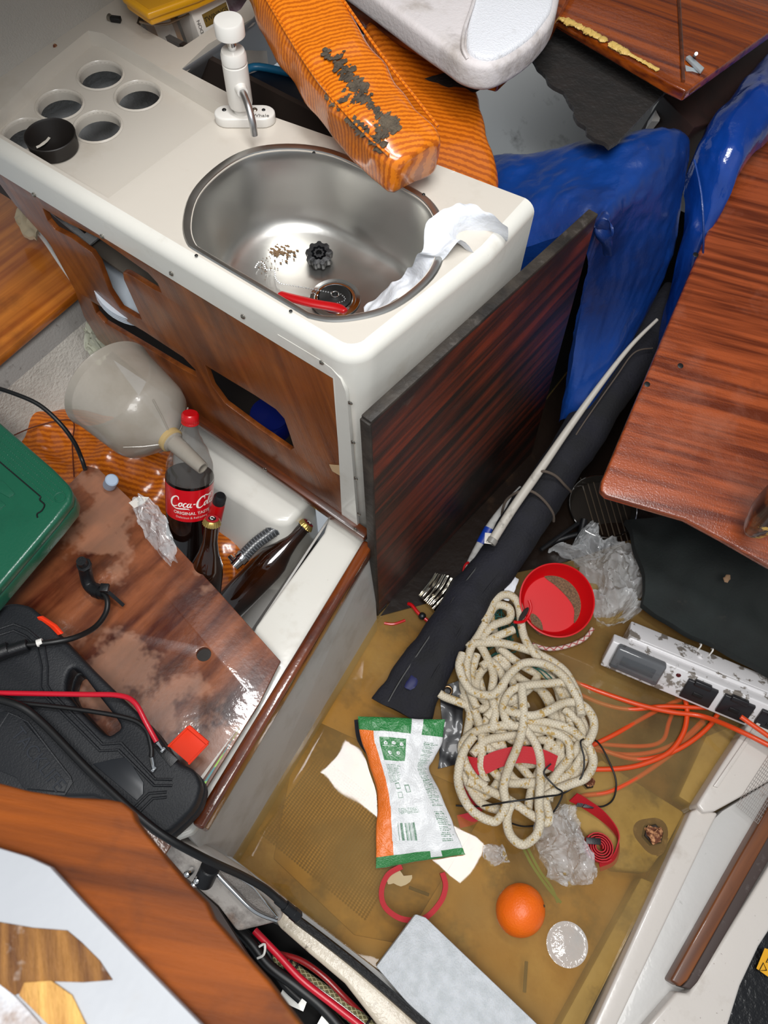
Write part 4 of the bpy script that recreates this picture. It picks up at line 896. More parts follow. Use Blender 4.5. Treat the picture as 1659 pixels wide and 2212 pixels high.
# blue cushions
def rnd(a): return lambda u, v: -a * abs(2 * u - 1) ** 5 - a * .6 * abs(2 * v - 1) ** 7
bl = thing('blue_cushion', 'large blue vinyl cushion draped over the top corner of the dark board', 'cushion', G(1300, 500, .4))
bmm = sheet([G(1062, 502, .60), G(1130, 500, .60), G(1200, 490, .62), G(1268, 466, .655), G(1291, 472, .662), G(1288, 530, .60), G(1262, 660, .45), G(1232, 850, .25)],
            [G(1040, 312, .56), G(1110, 305, .58), G(1230, 280, .63), G(1400, 255, .67), G(1492, 278, .65), G(1490, 400, .56), G(1445, 590, .42), G(1278, 872, .235)], 44, 90, lift=rnd(.03), amp=.016, fs=7, thick=.06, sm=7)
wrinkle(bmm, .003, 45)
obj('cover', bmm, BLUEV, bl)
obj('fold_bulge', loft([(G(1308, 470, .675), Vector((.012, .0, 0)), ZA * .010), (G(1305, 500, .66), Vector((.017, .0, 0)), ZA * .018), (G(1312, 545, .60), Vector((.010, .0, 0)), ZA * .010)], 16, amp=.006, fs=30, sub=6, exp=2), BLUEV, bl)
b2 = thing('blue_cushion', 'glossy creased blue cushion squeezed behind the mahogany table board', 'cushion', G(1540, 500, .4))
bmm = sheet([G(1700, 60, .66), G(1600, 180, .66), G(1520, 290, .62), G(1492, 360, .58), G(1490, 470, .52), (G(1455, 640, .38)), G(1425, 745, .30)],
            [G(1760, 150, .66), G(1680, 260, .66), G(1640, 300, .65), G(1590, 400, .6), G(1540, 500, .52), G(1490, 640, .40), G(1440, 790, .28)], 26, 60, lift=lambda u, v: .035 * sin(pi * u) ** .6, amp=.022, fs=10, thick=.05, sm=7)
wrinkle(bmm, .002, 50)
obj('cover', bmm, M('blue_vinyl_gloss', '#0d3f96', .16, coat=.7, col2='#072868', nscale=4, bump=.0008, bscale=60), b2)
obj('piping', tube([G(1500, 345, .625), G(1515, 420, .60), G(1520, 500, .555), G(1518, 560, .5)], .002, 6), BLUEV, b2)

# ================================================================== TOP: SHELF, WHITE BOLSTER, TORN FABRIC, LOCKER LID
obj('varnished_shelf', slab(GS([(600, -70, .78), (1045, 158, .78), (1078, 166, .78), (1195, 55, .78), (1260, -70, .78)]), .03, .004, 3), SAPELE, label='varnished brown shelf under the white padded bolster at the top', cat='shelf')
wbx = thing('white_bolster', 'dirty white padded bolster with rounded end on the varnished shelf', 'bolster', G(1050, 60, .79))
WV = M('dirty_white_vinyl', '#d9d3d3', .6, bump=.001, bscale=120, dirt=[('#6e5f4e', 9, .53, .74, .8), ('#b3a99e', 16, .5, .8, .6)])
wo = catmull(GS([(x, y, .845) for x, y in [(700, -90), (820, -2), (900, 58), (965, 103), (1000, 127), (1045, 139), (1090, 130), (1150, 92), (1192, 45), (1208, 0), (1215, -60), (1215, -120)]]), 4)
obj('padding', slab(wo, .05, .016, 5), WV, wbx)
wt2 = catmull(GS([(x, y, .852) for x, y in [(1030, -90), (1022, 0), (1010, 60), (1012, 105), (1045, 122), (1085, 115), (1140, 80), (1178, 38), (1195, 0), (1200, -90)]]), 4)
obj('end_pad', slab(wt2, .02, .007, 3), M('white_fleece', '#e6e8ee', .85, bump=.002, bscale=300, sheen=.4, dirt=[('#7a6c58', 10, .62, .82, .6)]), wbx)
obj('seam', tube([p - ZA * .002 for p in GS([(1034, -60, .855), (1024, 0, .856), (1004, 60, .856), (1000, 100, .853), (1010, 125, .845)])], .003, 8), WV, wbx)
TF = M('torn_fabric', '#1e1713', .95, col2='#120e0b', nscale=30, bump=.004, bscale=80, sheen=.1)
def scallop(L, amp, fq, z):
    P = catmull(GS([(x, y, z) for x, y in L]), 10); out = []; s = 0
    for i, p in enumerate(P):
        if i: s += (p - P[i - 1]).length
        t = (P[min(i + 1, len(P) - 1)] - P[max(i - 1, 0)]).normalized()
        out.append(p + Vector((-t.y, t.x, 0)) * amp * abs(sin(s * fq)) + Vector((noise.noise(p * 60), noise.noise(p * 60 + YA), 0)) * .003)
    return out
e1_ = scallop([(700, 0), (770, 60), (830, 130), (880, 150), (930, 178), (985, 185), (1040, 190), (1085, 165), (1125, 135), (1150, 105)], .008, 62, .725)
obj('torn_liner', slab(e1_ + GS([(1200, 40, .725), (1100, 0, .725), (900, -60, .725)]), .008, 0), TF, label='ragged dark brown scalloped liner hanging under the varnished shelf', cat='fabric')
e2_ = scallop([(1120, 95), (1165, 140), (1190, 175), (1228, 205), (1245, 245), (1275, 285), (1318, 314)], -.006, 60, .70)
obj('torn_liner', slab(e2_ + GS([(1335, 305, .70), (1440, 195, .70), (1300, 60, .70), (1200, 20, .70)]), .008, 0), TF, label='dark brown triangular torn liner hanging down over the blue cushion', cat='fabric')
ul = thing('hatch_lid', 'wet varnished wooden locker lid with glue bead and latch at top right', 'lid', G(1450, 60, .72))
lp = GS([(1190, 28, .76), (1445, 178, .76), (1482, 196, .76), (1505, 180, .76), (1700, 40, .76), (1700, -110, .76), (1260, -110, .76)])
obj('board', slab(lp, .022, .004, 3), SAPELE, ul)
obj('edge_moulding', tube(GS([(1190, 40, .748), (1310, 108, .748), (1450, 186, .748), (1480, 198, .748), (1506, 184, .748)]), .007, 10, 4), RAILW, ul)
obj('ridge_strip', tube(GS([(1462, -80, .762), (1470, 60, .762), (1476, 176, .762)]), .0035, 8, 3), TRIMW, ul)
bm = bmesh.new(); random.seed(5)
for i, p in enumerate(catmull(GS([(1205, 38, .763), (1240, 52, .763), (1290, 78, .763), (1335, 103, .763), (1375, 125, .763), (1420, 150, .763)]), 12)):
    if 28 < i < 32: continue
    bm = join(bm, blob(p, (.0075 if i < 42 else .0045) * (.7 + .5 * random.random()) * min(1, .3 + i / 14), .5, 50, (1, 1, .5), 2))
obj('glue_bead', bm, M('dried_glue', '#d2b062', .5, dirt=[('#6b4a1c', 60, .62, .75, .8)]), ul)
obj('latch', join(slab(GS([(1482, 122, .768), (1490, 118, .768), (1522, 146, .768), (1515, 154, .768)]), .006, .001), slab(GS([(1480, 140, .762), (1508, 150, .762), (1512, 168, .758), (1484, 168, .758)]), .003, .0005), cyl(G(1500, 122, .76), G(1504, 116, .785), .003)), M('zinc', '#b4bcc0', .35, metal=.3), ul)
obj('dark_beam', slab(GS([(1430, 205, .64), (1500, 275, .64), (1560, 260, .60), (1700, 90, .64), (1700, 10, .64), (1520, 150, .64)]), .35, .003), M('beam_dark', '#2b1712', .55, dirt=[('#0c0807', 12, .45, .7, .8)]), label='dark stained wooden beam between the hatch lid and the blue cushion', cat='beam')
obj('white_post', slab(GS([(1408, 262, .60), (1428, 205, .62), (1440, 200, .62), (1424, 262, .60)]), .03, 0), WHITEP, label='narrow white post behind the triangular torn liner', cat='post')

# ================================================================== TABLE BOARD
tb4 = [(1640, 238, .58), (1652, 228, .58), (1740, 240, .56), (1800, 900, .46), (1740, 1265, .40), (1659, 1222, .40), (1560, 1165, .40), (1480, 1122, .40), (1310, 1072, .42), (1297, 1060, .42), (1300, 1040, .423)]
# fit all points to one plane
q0, q1, q2 = G(1645, 235, .58), G(1297, 1066, .42), G(1659, 1222, .40); tnn = (q1 - q0).cross(q2 - q0).normalized(); tnn = tnn if tnn.z > 0 else -tnn
tbp = [GP(x, y, q0, tnn) for x, y, z_ in tb4]
tbl = thing('table_board', 'large wet mahogany table board leaning at the right side', 'board', q1)
obj('board', slab(tbp, .018, .005, 3, n=tnn), MAHOG, tbl)
for x, y in ((1503, 550), (1398, 830), (1470, 790)): obj('screw_hole', lathe(GP(x, y, q0 + tnn * .0006, tnn), tnn, [(.0055, 0), (.004, .0006), (.0001, .0004)], 16), BLACKR, tbl)
# worn wooden post end
hw = thing('worn_wooden_handle', 'worn wooden post end with bare yellow tip at the right edge', 'post', G(1645, 1110, .44))
h0, h1_ = G(1640, 1130, .47), G(1730, 1040, .60)
obj('shaft', loft([(h0, Vector((.02, .012, 0)), Vector((-.01, .018, .012))), (h0.lerp(h1_, .3), Vector((.026, .016, 0)), Vector((-.014, .022, .014))), (h1_, Vector((.028, .018, 0)), Vector((-.014, .024, .016)))], 24, exp=2.6, sub=6), M('worn_post', '#7a3c12', .4, col2='#2a1208', nscale=22, coat=.5, lo=.4, hi=.55, dirt=[('#e0b456', 14, .56, .6, .95)]), hw)

# ================================================================== NAVY ROLL, POLE, LINES
rc_ = [(866, 1540, .014), (895, 1480, .024), (955, 1385, .04), (1015, 1290, .05), (1085, 1200, .07), (1150, 1100, .10), (1230, 980, .15), (1310, 860, .20), (1395, 740, .26), (1470, 640, .3)]
secs = cen(rc_, [.066, .056, .050, .048, .047, .047, .047, .046, .045, .045], [.012, .02, .028, .032, .034, .036, .036, .036, .036, .036])
nr = thing('navy_sail_cover_roll', 'long rolled navy canvas cover reaching from the dark into the water', 'canvas roll', secs[4][0] - ZA * .03)
obj('canvas', loft(secs, 40, amp=.007, fs=14, sub=9, exp=2.3, caps=False), NAVY, nr)
obj('zip', tube([c - u * .5 + v * .8 for c, u, v in secs[:5]], .0022, 6, 6), BLACKR, nr)
obj('fold_edge', tube([c + u * .45 + v * .82 for c, u, v in secs[:6]], .003, 6, 6), NAVY, nr)
obj('torn_patch', blob(secs[1][0] + secs[1][2] * 1.0 - secs[1][1] * .1, .014, .5, 30, (.8, 1.3, .25), 2), M('navy_worn', '#1c2050', .6), nr)
pp = GS([(1066, 1164, .135), (1110, 1095, .155), (1170, 1010, .19), (1225, 930, .23), (1290, 840, .28), (1360, 750, .32), (1420, 690, .35)])
po = thing('white_boat_pole', 'slim white pole lying along the navy canvas roll', 'pole', pp[0])
obj('shaft', tube(pp, lambda s: .0098 if s < .25 else .0098 - (s - .25) * .0085, 14, 6), M('pole_white', '#b8b2a8', .5, dirt=[('#4c463f', 25, .6, .75, .8)]), po)
obj('end_ferrule', cyl(pp[0], pp[0] + (pp[0] - pp[1]).normalized() * .012, .0112, 20, bev=.001), M('ferrule_grey', '#84817b', .4), po)
lx2 = (pp[0] - pp[1]).normalized(); pc_ = pp[0] + Vector((-.010, -.004, .006))
obj('rating_label', box(G(1055, 1163, .135), (.007, .004, 0), (-.006, .011, 0), (0, 0, .0006), .0003), CARDW, po)
obj('lettering', textbm('CE', .007, G(1054, 1170, .137), (1, .5, 0), (-.5, 1, 0), .0002), M('print_black', '#222222', .5), po)
CORD = M('cord_brown', '#5c5046', .8, uvw=(300, 3, '#3c342d', .8))
for lst, lab in (([(1084, 1122, .06), (1086, 1100, .10), (1096, 1078, .13), (1122, 1062, .165), (1150, 1062, .165), (1176, 1082, .15), (1194, 1108, .12), (1196, 1126, .09)], 'nearer brown cord loop tied round the navy roll and white pole'),
                 ([(1146, 1040, .10), (1155, 1024, .17), (1175, 1018, .195), (1200, 1028, .185), (1220, 1048, .16), (1233, 1062, .12)], 'farther brown cord loop tied round the navy roll and white pole')):
    obj('cord_loop', tube(GS(lst), .003, 8), CORD, label=lab, cat='cord')
wp_ = GS([(1006, 1238, .015), (1030, 1195, .02), (1060, 1140, .04), (1095, 1095, .055), (1130, 1058, .07)])
w2 = thing('white_tube_fitting', 'white tube with blue band half under the navy roll', 'tube', wp_[0])
obj('tube_body', tube(wp_, lambda s: .012 if s > .2 else .012 - (.2 - s) * .02, 14), M('dull_white', '#b9b7b3', .6, dirt=[('#57524c', 30, .55, .75, .7)]), w2)
obj('blue_band', tube([wp_[1].lerp(wp_[2], .35), wp_[1].lerp(wp_[2], .95)], .0135, 16, 1), M('band_blue', '#143aa0', .4), w2)
cable('thin_grey_line', [(1190, 1030, .12), (1250, 930, .2), (1330, 815, .27), (1370, 762, .3), (1410, 752, .3)], .0016, CORD, 'thin grey line running up beside the white pole', 'line')
# grill pan
pcn = G(1300, 1098, .012)
pan = thing('grill_pan', 'black ribbed grill pan full of muddy water beyond the red bowl', 'pan', pcn)
obj('pan_body', lathe(pcn - ZA * .01, Vector((.05, -.05, 1)), [(.0001, 0), (.068, 0), (.078, .02), (.0795, .021), (.078, .0215), (.070, .004), (.0001, .003)], 48, False, False), M('pan_black', '#26221e', .3, coat=.4), pan)
obj('pan_rim', tube(ring_pts(pcn + ZA * .012, .079, (.05, -.05, 1), 40), .0012, 8, 1, True), CHROME, pan)
bm = bmesh.new()
for i in range(7):
    x0, y0 = 1262 + i * 14, 1022 + i * 5; bm = join(bm, tube(GS([(x0 - 8, y0 + 10, .012), (x0 + 26, y0 + 128, .010)]), .0014, 6, 1))
obj('pan_ribs', bm, M('pan_rib', '#584c40', .2, coat=.6), pan)
obj('handle', join(tube(GS([(1250, 1168, .03), (1258, 1140, .035), (1262, 1122, .04)]), .008, 10, 3), tube(GS([(1185, 1175, .02), (1225, 1160, .028), (1258, 1152, .03)]), .006, 10, 3), tube(GS([(1258, 1160, .03), (1250, 1188, .025), (1230, 1190, .02)]), .005, 8, 3)), BLACKP, pan)
obj('black_rod', tube(GS([(1168, 1188, .03), (1200, 1165, .03), (1250, 1130, .03)]), .005, 8, 2), BLACKP, label='short black plastic rod beside the grill pan', cat='rod')

# ================================================================== RED BOWL, BAG, GREEN BAG
rc0 = G(1203, 1296, .075); rax = Vector((.10, -.18, 1)).normalized()
rbw = thing('red_bowl', 'bright red plastic bowl with grit and a finger hole in its side', 'bowl', rc0 - rax * .055)
RBM = M('bowl_red', '#c3050f', .45, spec=.3)
RR = .078
obj('bowl_shell', lathe(rc0 - rax * .055, rax, [(.0001, 0), (RR * .80, 0), (RR * .86, .004), (RR * .97, .052), (RR * 1.02, .054), (RR * 1.02, .057), (RR * .985, .0575), (RR * .95, .052), (RR * .84, .008), (RR * .78, .0035), (.0001, .0035)], 64, False, False), RBM, rbw)
a_, b_, _ = basis(rax)
hl_ = G(1130, 1322, .078)
obj('finger_hole_rim', tube([hl_ + Vector(p) for p in ((-.004, .030, 0), (.008, .020, -.004), (.013, .004, -.008), (.012, -.012, -.008), (.004, -.024, -.003), (-.004, -.030, 0))], .0032, 8, 5), RBM, rbw)
obj('finger_hole', blob(hl_ + Vector((.0035, -.002, -.004)), .006, .05, 3, (.9, 3.2, .5), 3), M('hole_dark', '#241816', .9), rbw)
def sed(L, z0): 
    P = [GP(x, y, rc0 - rax * (.055 - z0), rax) for x, y in L]; return slab(catmull(P, 4, True), .0008, n=rax)
GRIT = M('grit', '#7a5f42', .8, col2='#4b3b2a', nscale=300, bump=.001, bscale=400)
obj('grit_crescent', join(sed([(1172, 1236), (1195, 1233), (1222, 1243), (1243, 1265), (1256, 1295), (1258, 1325), (1250, 1350), (1240, 1345), (1240, 1315), (1225, 1290), (1200, 1265), (1180, 1250)], .0050), sed([(1145, 1330), (1155, 1327), (1170, 1345), (1172, 1372), (1155, 1362)], .0050)), GRIT, rbw)
obj('red_and_white_line', tube(GS([(1150, 1392, .01), (1185, 1402, .01), (1225, 1396, .012), (1262, 1380, .014), (1280, 1358, .012)]), .0045, 10), M('line_red_white', '#c9b8ae', .7, uvw=(60, 2, '#a01822', .9)), label='white line with red flecks curving under the red bowl', cat='rope')
def bag(name, left, right, label, amp=.03, fs=22, dome=.03, nu=60, nv=60, mat=None):
    return obj(name, sheet(GS(left), GS(right), nu, nv, amp=amp, fs=fs, ridged=True, lift=lambda u, v: dome * sin(pi * u) ** .5 * sin(pi * min(1, v * 1.0)) ** .4), mat or FILM, label=label, cat='plastic bag', smooth=True)
bag('clear_plastic_bag', [(1270, 1135, .03), (1245, 1165, .03), (1180, 1194, .02), (1240, 1212, .008), (1262, 1262, .004), (1278, 1318, .004), (1325, 1352, .01)], [(1300, 1138, .03), (1320, 1165, .04), (1365, 1180, .05), (1398, 1215, .05), (1402, 1250, .04), (1395, 1300, .02), (1350, 1350, .01)], 'crumpled clear plastic bag heaped behind the red bowl', .045, 20, .03, 80, 80)
DG = M('dark_green_canvas', '#141c1b', .85, col2='#0b100f', nscale=9, bump=.001, bscale=220, dirt=[('#3a352c', 22, .64, .78, .6)])
obj('dark_green_canvas', sheet(GS([(1350, 1120, .08), (1372, 1180, .10), (1395, 1240, .10), (1388, 1310, .06)]), GS([(1560, 1100, .16), (1800, 1250, .20), (1800, 1400, .16), (1780, 1520, .09)]), 60, 40, amp=.02, fs=9, thick=.02), DG, label='dark green wet canvas bundle below the mahogany board', cat='canvas')
obj('wood_chip', blob(G(1570, 1250, .185), .006, .6, 60, (1, 1.5, .6), 2), M('chip', '#94765a', .8), label='small pale chip lying on the dark green canvas', cat='chip')

# ================================================================== WHITE ELECTRICAL BOX
eo = G(1324, 1385, .085); ee = (G(1700, 1540, .085) - eo).normalized(); eb = ZA.cross(ee); EZ = ZA * cos(.55) + eb * sin(.55); eb = eb * cos(.55) - ZA * sin(.55)
el = thing('electrical_panel', 'mud splashed white plastic electrical panel with black sockets and clear window', 'electrical panel', eo - ZA * .08)
EW = M('dirty_panel_white', '#d7d5d6', .35, coat=.3, dirt=[('#5c5040', 26, .54, .58, .85), ('#6b5f50', 120, .68, .74, .8)])
def eb_(x0, x1, y0, y1, z0, z1, r=.003): return box(eo + ee * (x0 + x1) / 2 + eb * (y0 + y1) / 2 + EZ * (z0 + z1) / 2, ee * (x1 - x0) / 2, eb * (y1 - y0) / 2, EZ * (z1 - z0) / 2, r, 3)
obj('housing', eb_(0, .42, .0, .028, -.07, 0), EW, el)
obj('rear_flange', join(eb_(.03, .42, .026, .034, -.07, .006), eb_(.03, .42, .033, .088, -.06, .006)), EW, el)
obj('window_cover', eb_(.012, .115, -.016, .006, -.055, .001, .006), M('smoked_window', '#55585c', .12, alpha=.75, coat=.6), el)
obj('window_label', eb_(.03, .10, -.013, -.010, -.04, -.018, .0005), M('window_inner', '#2b2723', .5), el)
obj('clip', eb_(.115, .130, -.010, .002, -.045, -.018, .002), CLEARP, el)
for i, x in enumerate((.165, .240, .315)):
    s_ = obj('socket', join(eb_(x, x + .062, -.007, .002, -.060, -.012, .002), eb_(x + .012, x + .046, -.011, .0, -.018, -.006, .002)), M('socket_black', '#17161a', .4, coat=.2), el)
    obj('socket_slot', eb_(x + .02, x + .04, -.0085, -.006, -.045, -.035, .001), BLACKR, s_)
obj('indicator', lathe(eo + ee * .145 - eb * .0005 - EZ * .016, -eb, [(.005, 0), (.004, .001), (.0001, .0012)], 16), M('dark_red', '#4a0a10', .3), el)
obj('hook', join(*[tube([q - EZ * .004, q + ZA * .012 + eb * .002, q + ZA * .018 + eb * .008, q + ZA * .010 + eb * .014], .0016, 8) for q in (eo + ee * .175 + eb * .082 + EZ * .006, eo + ee * .20 + eb * .082 + EZ * .006)]), WHITEP, el)
obj('screw_boss', join(lathe(eo + ee * .18 + eb * .060 + EZ * .006, EZ, [(.007, 0), (.006, .004), (.003, .004), (.0028, .001)], 18)), EW, el)

# ================================================================== ORANGE CABLE COILS
oc_ = thing('orange_cable', 'coils of bright orange cable half sunk in the muddy water', 'cable', G(1400, 1580, 0))
oz = .002
for L_, r in (([(1235, 1470, -.008), (1290, 1492, 0), (1380, 1522, .006), (1450, 1538, .01), (1520, 1548, .02), (1600, 1580, .07), (1720, 1640, .10)], .0052),
             ([(1235, 1492, -.02), (1300, 1520, -.014), (1360, 1532, -.004), (1430, 1526, .006), (1500, 1528, .012), (1560, 1530, .02)], .0048),
             ([(1275, 1612, .0), (1330, 1585, .0), (1400, 1545, -.008), (1460, 1515, -.008), (1520, 1500, -.002), (1600, 1510, -.002)], .0048),
             ([(1450, 1440, .0), (1468, 1475, .002), (1480, 1510, .008), (1484, 1545, .008), (1475, 1585, .008), (1445, 1625, .006), (1390, 1650, .003), (1340, 1660, .001), (1275, 1662, -.002)], .0052),
             ([(1590, 1480, .004), (1568, 1510, .012), (1535, 1565, .010), (1480, 1610, .006), (1420, 1635, .0), (1360, 1638, -.006), (1280, 1612, -.010)], .0050),
             ([(1525, 1548, -.012), (1480, 1592, -.010), (1420, 1622, -.010), (1350, 1630, -.012), (1280, 1618, -.016)], .0048),
             ([(1475, 1440, -.02), (1462, 1510, -.02), (1445, 1560, -.02), (1430, 1600, -.016), (1380, 1612, -.014), (1270, 1605, -.018)], .0045),
             ([(1520, 1560, -.012), (1460, 1620, -.010), (1400, 1665, -.006), (1350, 1695, -.004), (1310, 1712, -.004), (1265, 1718, -.006), (1240, 1725, -.008)], .0050),
             ([(1600, 1548, .10), (1660, 1590, .10), (1720, 1630, .10)], .0050)):
    obj('coil', tube(GS(L_), r, 12, 8), ORC, oc_)

# ================================================================== ROPE PILE
rp = thing('cream_braided_rope', 'tangled pile of cream braided rope with yellow flecks', 'rope', G(1130, 1560, 0))
R = .0087
T = [([(999, 1412), (992, 1441), (1006, 1477), (1024, 1495), (1057, 1502), (1078, 1490), (1099, 1459), (1128, 1434), (1164, 1432), (1196, 1444), (1222, 1466), (1240, 1495), (1251, 1517), (1256, 1545)], .085),
     ([(1110, 1570), (1092, 1553), (1088, 1520), (1106, 1491), (1138, 1481), (1178, 1477), (1218, 1475), (1235, 1488)], .070),
     ([(1090, 1530), (1106, 1538), (1146, 1546), (1178, 1538), (1214, 1520), (1243, 1517), (1265, 1528), (1280, 1549), (1283, 1571), (1276, 1593), (1262, 1610)], .075),
     ([(1120, 1545), (1135, 1556), (1178, 1560), (1222, 1571), (1254, 1593), (1276, 1622), (1281, 1650), (1265, 1680), (1232, 1694), (1204, 1705), (1178, 1722)], .062),
     ([(1128, 1480), (1128, 1495), (1131, 1556), (1120, 1607), (1099, 1658), (1088, 1701), (1093, 1737), (1081, 1763), (1064, 1774), (1021, 1752), (995, 1709), (990, 1668), (1003, 1620), (1024, 1590)], .080),
     ([(1125, 1560), (1135, 1575), (1157, 1607), (1167, 1643), (1167, 1694), (1164, 1737), (1167, 1774), (1157, 1806), (1128, 1824), (1102, 1803), (1095, 1766), (1105, 1735)], .070),
     ([(1010, 1688), (1059, 1709), (1102, 1730), (1146, 1759), (1178, 1777), (1186, 1763), (1178, 1723), (1192, 1688), (1222, 1647), (1247, 1614), (1258, 1582), (1247, 1557), (1218, 1531)], .054),
     ([(1050, 1700), (1024, 1680), (1003, 1643), (999, 1607), (1024, 1582), (1064, 1571), (1100, 1567), (1180, 1578), (1225, 1600), (1232, 1640)], .060),
     ([(948, 1497), (960, 1505), (981, 1513), (1024, 1528), (1064, 1535), (1100, 1538), (1140, 1520)], .035),
     ([(1030, 1415), (1024, 1434), (1017, 1463), (1021, 1520), (1035, 1564), (1042, 1614), (1039, 1658), (1050, 1690)], .050),
     ([(1045, 1345), (1062, 1313), (1068, 1298), (1087, 1285), (1106, 1288), (1121, 1310), (1128, 1360), (1140, 1392), (1165, 1425)], .072),
     ([(1020, 1388), (1037, 1389), (1080, 1389), (1131, 1401), (1178, 1420), (1218, 1448), (1240, 1483), (1250, 1510), (1252, 1540)], .066),
     ([(1110, 1360), (1080, 1372), (1049, 1384), (1046, 1372), (1068, 1350), (1099, 1338), (1102, 1318), (1088, 1308), (1070, 1310), (1055, 1332), (1037, 1367), (1018, 1398), (1008, 1439), (1012, 1483), (1030, 1530)], .066),
     ([(1010, 1400), (1022, 1390), (1037, 1395), (1055, 1426), (1066, 1460), (1062, 1500), (1070, 1540), (1060, 1580)], .058),
     ([(1067, 1560), (1110, 1600), (1180, 1600), (1215, 1640), (1190, 1685), (1120, 1690), (1080, 1640), (1045, 1600), (1060, 1540), (1120, 1510)], .040),
     ([(1200, 1440), (1228, 1500), (1250, 1560), (1262, 1610), (1240, 1660), (1200, 1690), (1150, 1690), (1095, 1690), (1060, 1660)], .045),
     ([(1160, 1430), (1200, 1480), (1225, 1540), (1235, 1600), (1225, 1650), (1195, 1680), (1185, 1730)], .038),
     ([(1060, 1430), (1090, 1440), (1130, 1470), (1180, 1500), (1200, 1550), (1212, 1610), (1200, 1650), (1165, 1665)], .034),
     ([(1080, 1400), (1110, 1425), (1150, 1450), (1190, 1465), (1218, 1510), (1232, 1560)], .045),
     ([(1040, 1440), (1060, 1430), (1080, 1450), (1088, 1480), (1075, 1520), (1050, 1550)], .052),
     ([(1150, 1395), (1180, 1440), (1205, 1490), (1215, 1560), (1200, 1620), (1150, 1650), (1100, 1640)], .030)]
T += [([(1030, 1450), (1050, 1520), (1075, 1580), (1090, 1640), (1075, 1690), (1045, 1720), (1020, 1700)], .036),
      ([(1000, 1500), (1020, 1545), (1060, 1600), (1110, 1640), (1160, 1700), (1180, 1750)], .030),
      ([(1150, 1470), (1185, 1520), (1190, 1580), (1175, 1640), (1150, 1700), (1140, 1750)], .034),
      ([(1215, 1470), (1245, 1530), (1268, 1590), (1258, 1650), (1225, 1690)], .040),
      ([(1170, 1440), (1150, 1480), (1110, 1510), (1060, 1520), (1030, 1490), (1040, 1450), (1080, 1420)], .042),
      ([(1060, 1330), (1075, 1390), (1100, 1450), (1115, 1520), (1100, 1600)], .034),
      ([(1005, 1430), (1000, 1480), (1015, 1530), (1010, 1580), (998, 1640), (1010, 1690), (1040, 1735), (1080, 1750)], .036),
      ([(1250, 1600), (1200, 1575), (1150, 1585), (1100, 1590), (1050, 1600), (1020, 1630)], .048)]
bm = bmesh.new(); first = True
for L_, z_ in T:
    P = [(x, y, z_ * .75 + .004 + .006 * noise.noise(Vector((x * .03, y * .03, z_ * 90)))) for x, y in L_]
    t_ = tube(GS(P), R, 14, 9)
    bm = t_ if first else join(bm, t_); first = False
obj('rope_strands', bm, ROPE, rp)
# green twine and net under the rope
random.seed(11); bm = bmesh.new(); TW = M('green_twine', '#0f4a41', .7)
for i in range(16):
    c = (1060 + random.random() * 45, 1320 + random.random() * 90); bm = join(bm, tube(GS([(c[0] + random.uniform(-28, 24), c[1] + random.uniform(-40, 40), .01 + random.random() * .03) for _ in range(5)]), .0013, 6, 5))
bm = join(bm, tube(GS([(1150, 1440, .055), (1165, 1450, .06), (1185, 1470, .062), (1192, 1466, .06), (1175, 1450, .06), (1160, 1443, .06)]), .0015, 6, 5))
obj('green_twine', bm, TW, label='tangle of dark green twine under the rope beside the red bowl', cat='twine')
obj('white_paper_scrap', sheet(GS([(1080, 1290, .05), (1095, 1262, .06), (1110, 1245, .06)]), GS([(1098, 1296, .05), (1112, 1275, .05), (1120, 1250, .05)]), 6, 8, amp=.006, fs=50, thick=.001), PAPER, label='scrap of white paper between navy roll and red bowl', cat='paper')
# black usb lead and straps
def usb(t):
    a, b = G(1282, 1742, .02), G(1262, 1740, .02)
    obj('usb_plug', join(box((a + b) / 2, (b - a) / 2 * 1.2, Vector((0, .005, 0)), ZA * .003, .001), box(b + (b - a) * .5, (b - a) * .35, Vector((0, .004, 0)), ZA * .002)), BLACKP, t)
cable('charging_lead', [(985, 1740, .015), (1030, 1742, .03), (1100, 1732, .075), (1170, 1722, .07), (1220, 1712, .05), (1255, 1680, .06), (1262, 1640, .07), (1255, 1600, .07), (1290, 1602, .03), (1318, 1650, .012), (1331, 1690, .008), (1325, 1725, .010), (1305, 1741, .016), (1280, 1742, .02)], .0018, BLACKR, 'thin black charging lead looping over the rope to a small plug', extra=usb)
cable('black_lead_wire', [(1095, 1775, .03), (1130, 1785, .015), (1165, 1780, .01), (1195, 1755, .04), (1215, 1715, .06), (1200, 1700, .07), (1175, 1670, .07), (1190, 1650, .07)], .0016, BLACKR, 'thin black cord hanging over the lower end of the rope pile')
def ribbon(name, L_, w, label, cat='strap', mat=WEB, up=(0, 0, 1), parent=None, t=.0009, sm=8):
    return obj(name, tube(GS(L_), None, 4, sm, flat=(w, t, up)), mat, parent, label=None if parent else label, cat=None if parent else cat)
ribbon('red_webbing_strap', [(1000, 1650, .03), (1040, 1655, .045), (1075, 1640, .05), (1120, 1630, .055), (1165, 1635, .055), (1200, 1650, .05)], .016, 'red webbing strap threaded under the rope pile loops')
ribbon('red_webbing_strap', [(1000, 1665, .028), (1000, 1695, .02), (1012, 1722, .014), (1028, 1740, .008), (1022, 1765, .002), (990, 1775, -.004)], .012, 'short red strap end dropping into the water left of the rope', up=(.3, 0, 1))
sc2 = G(1293, 1830, .006)
sr = thing('rolled_red_strap', 'tightly rolled red strap with black tab right of the plastic bag', 'strap', sc2)
bm = bmesh.new(); spi = [sc2 + Vector((cos(a) * (.006 + a * .00075), sin(a) * (.006 + a * .00075) * .9, 0)) for a in [i * .35 for i in range(90)]]
obj('coil', tube(spi, None, 4, 1, flat=(.0012, .012, (0, 0, 1)) if False else (.0011, .011, (0, 0, 1))), WEB, sr)
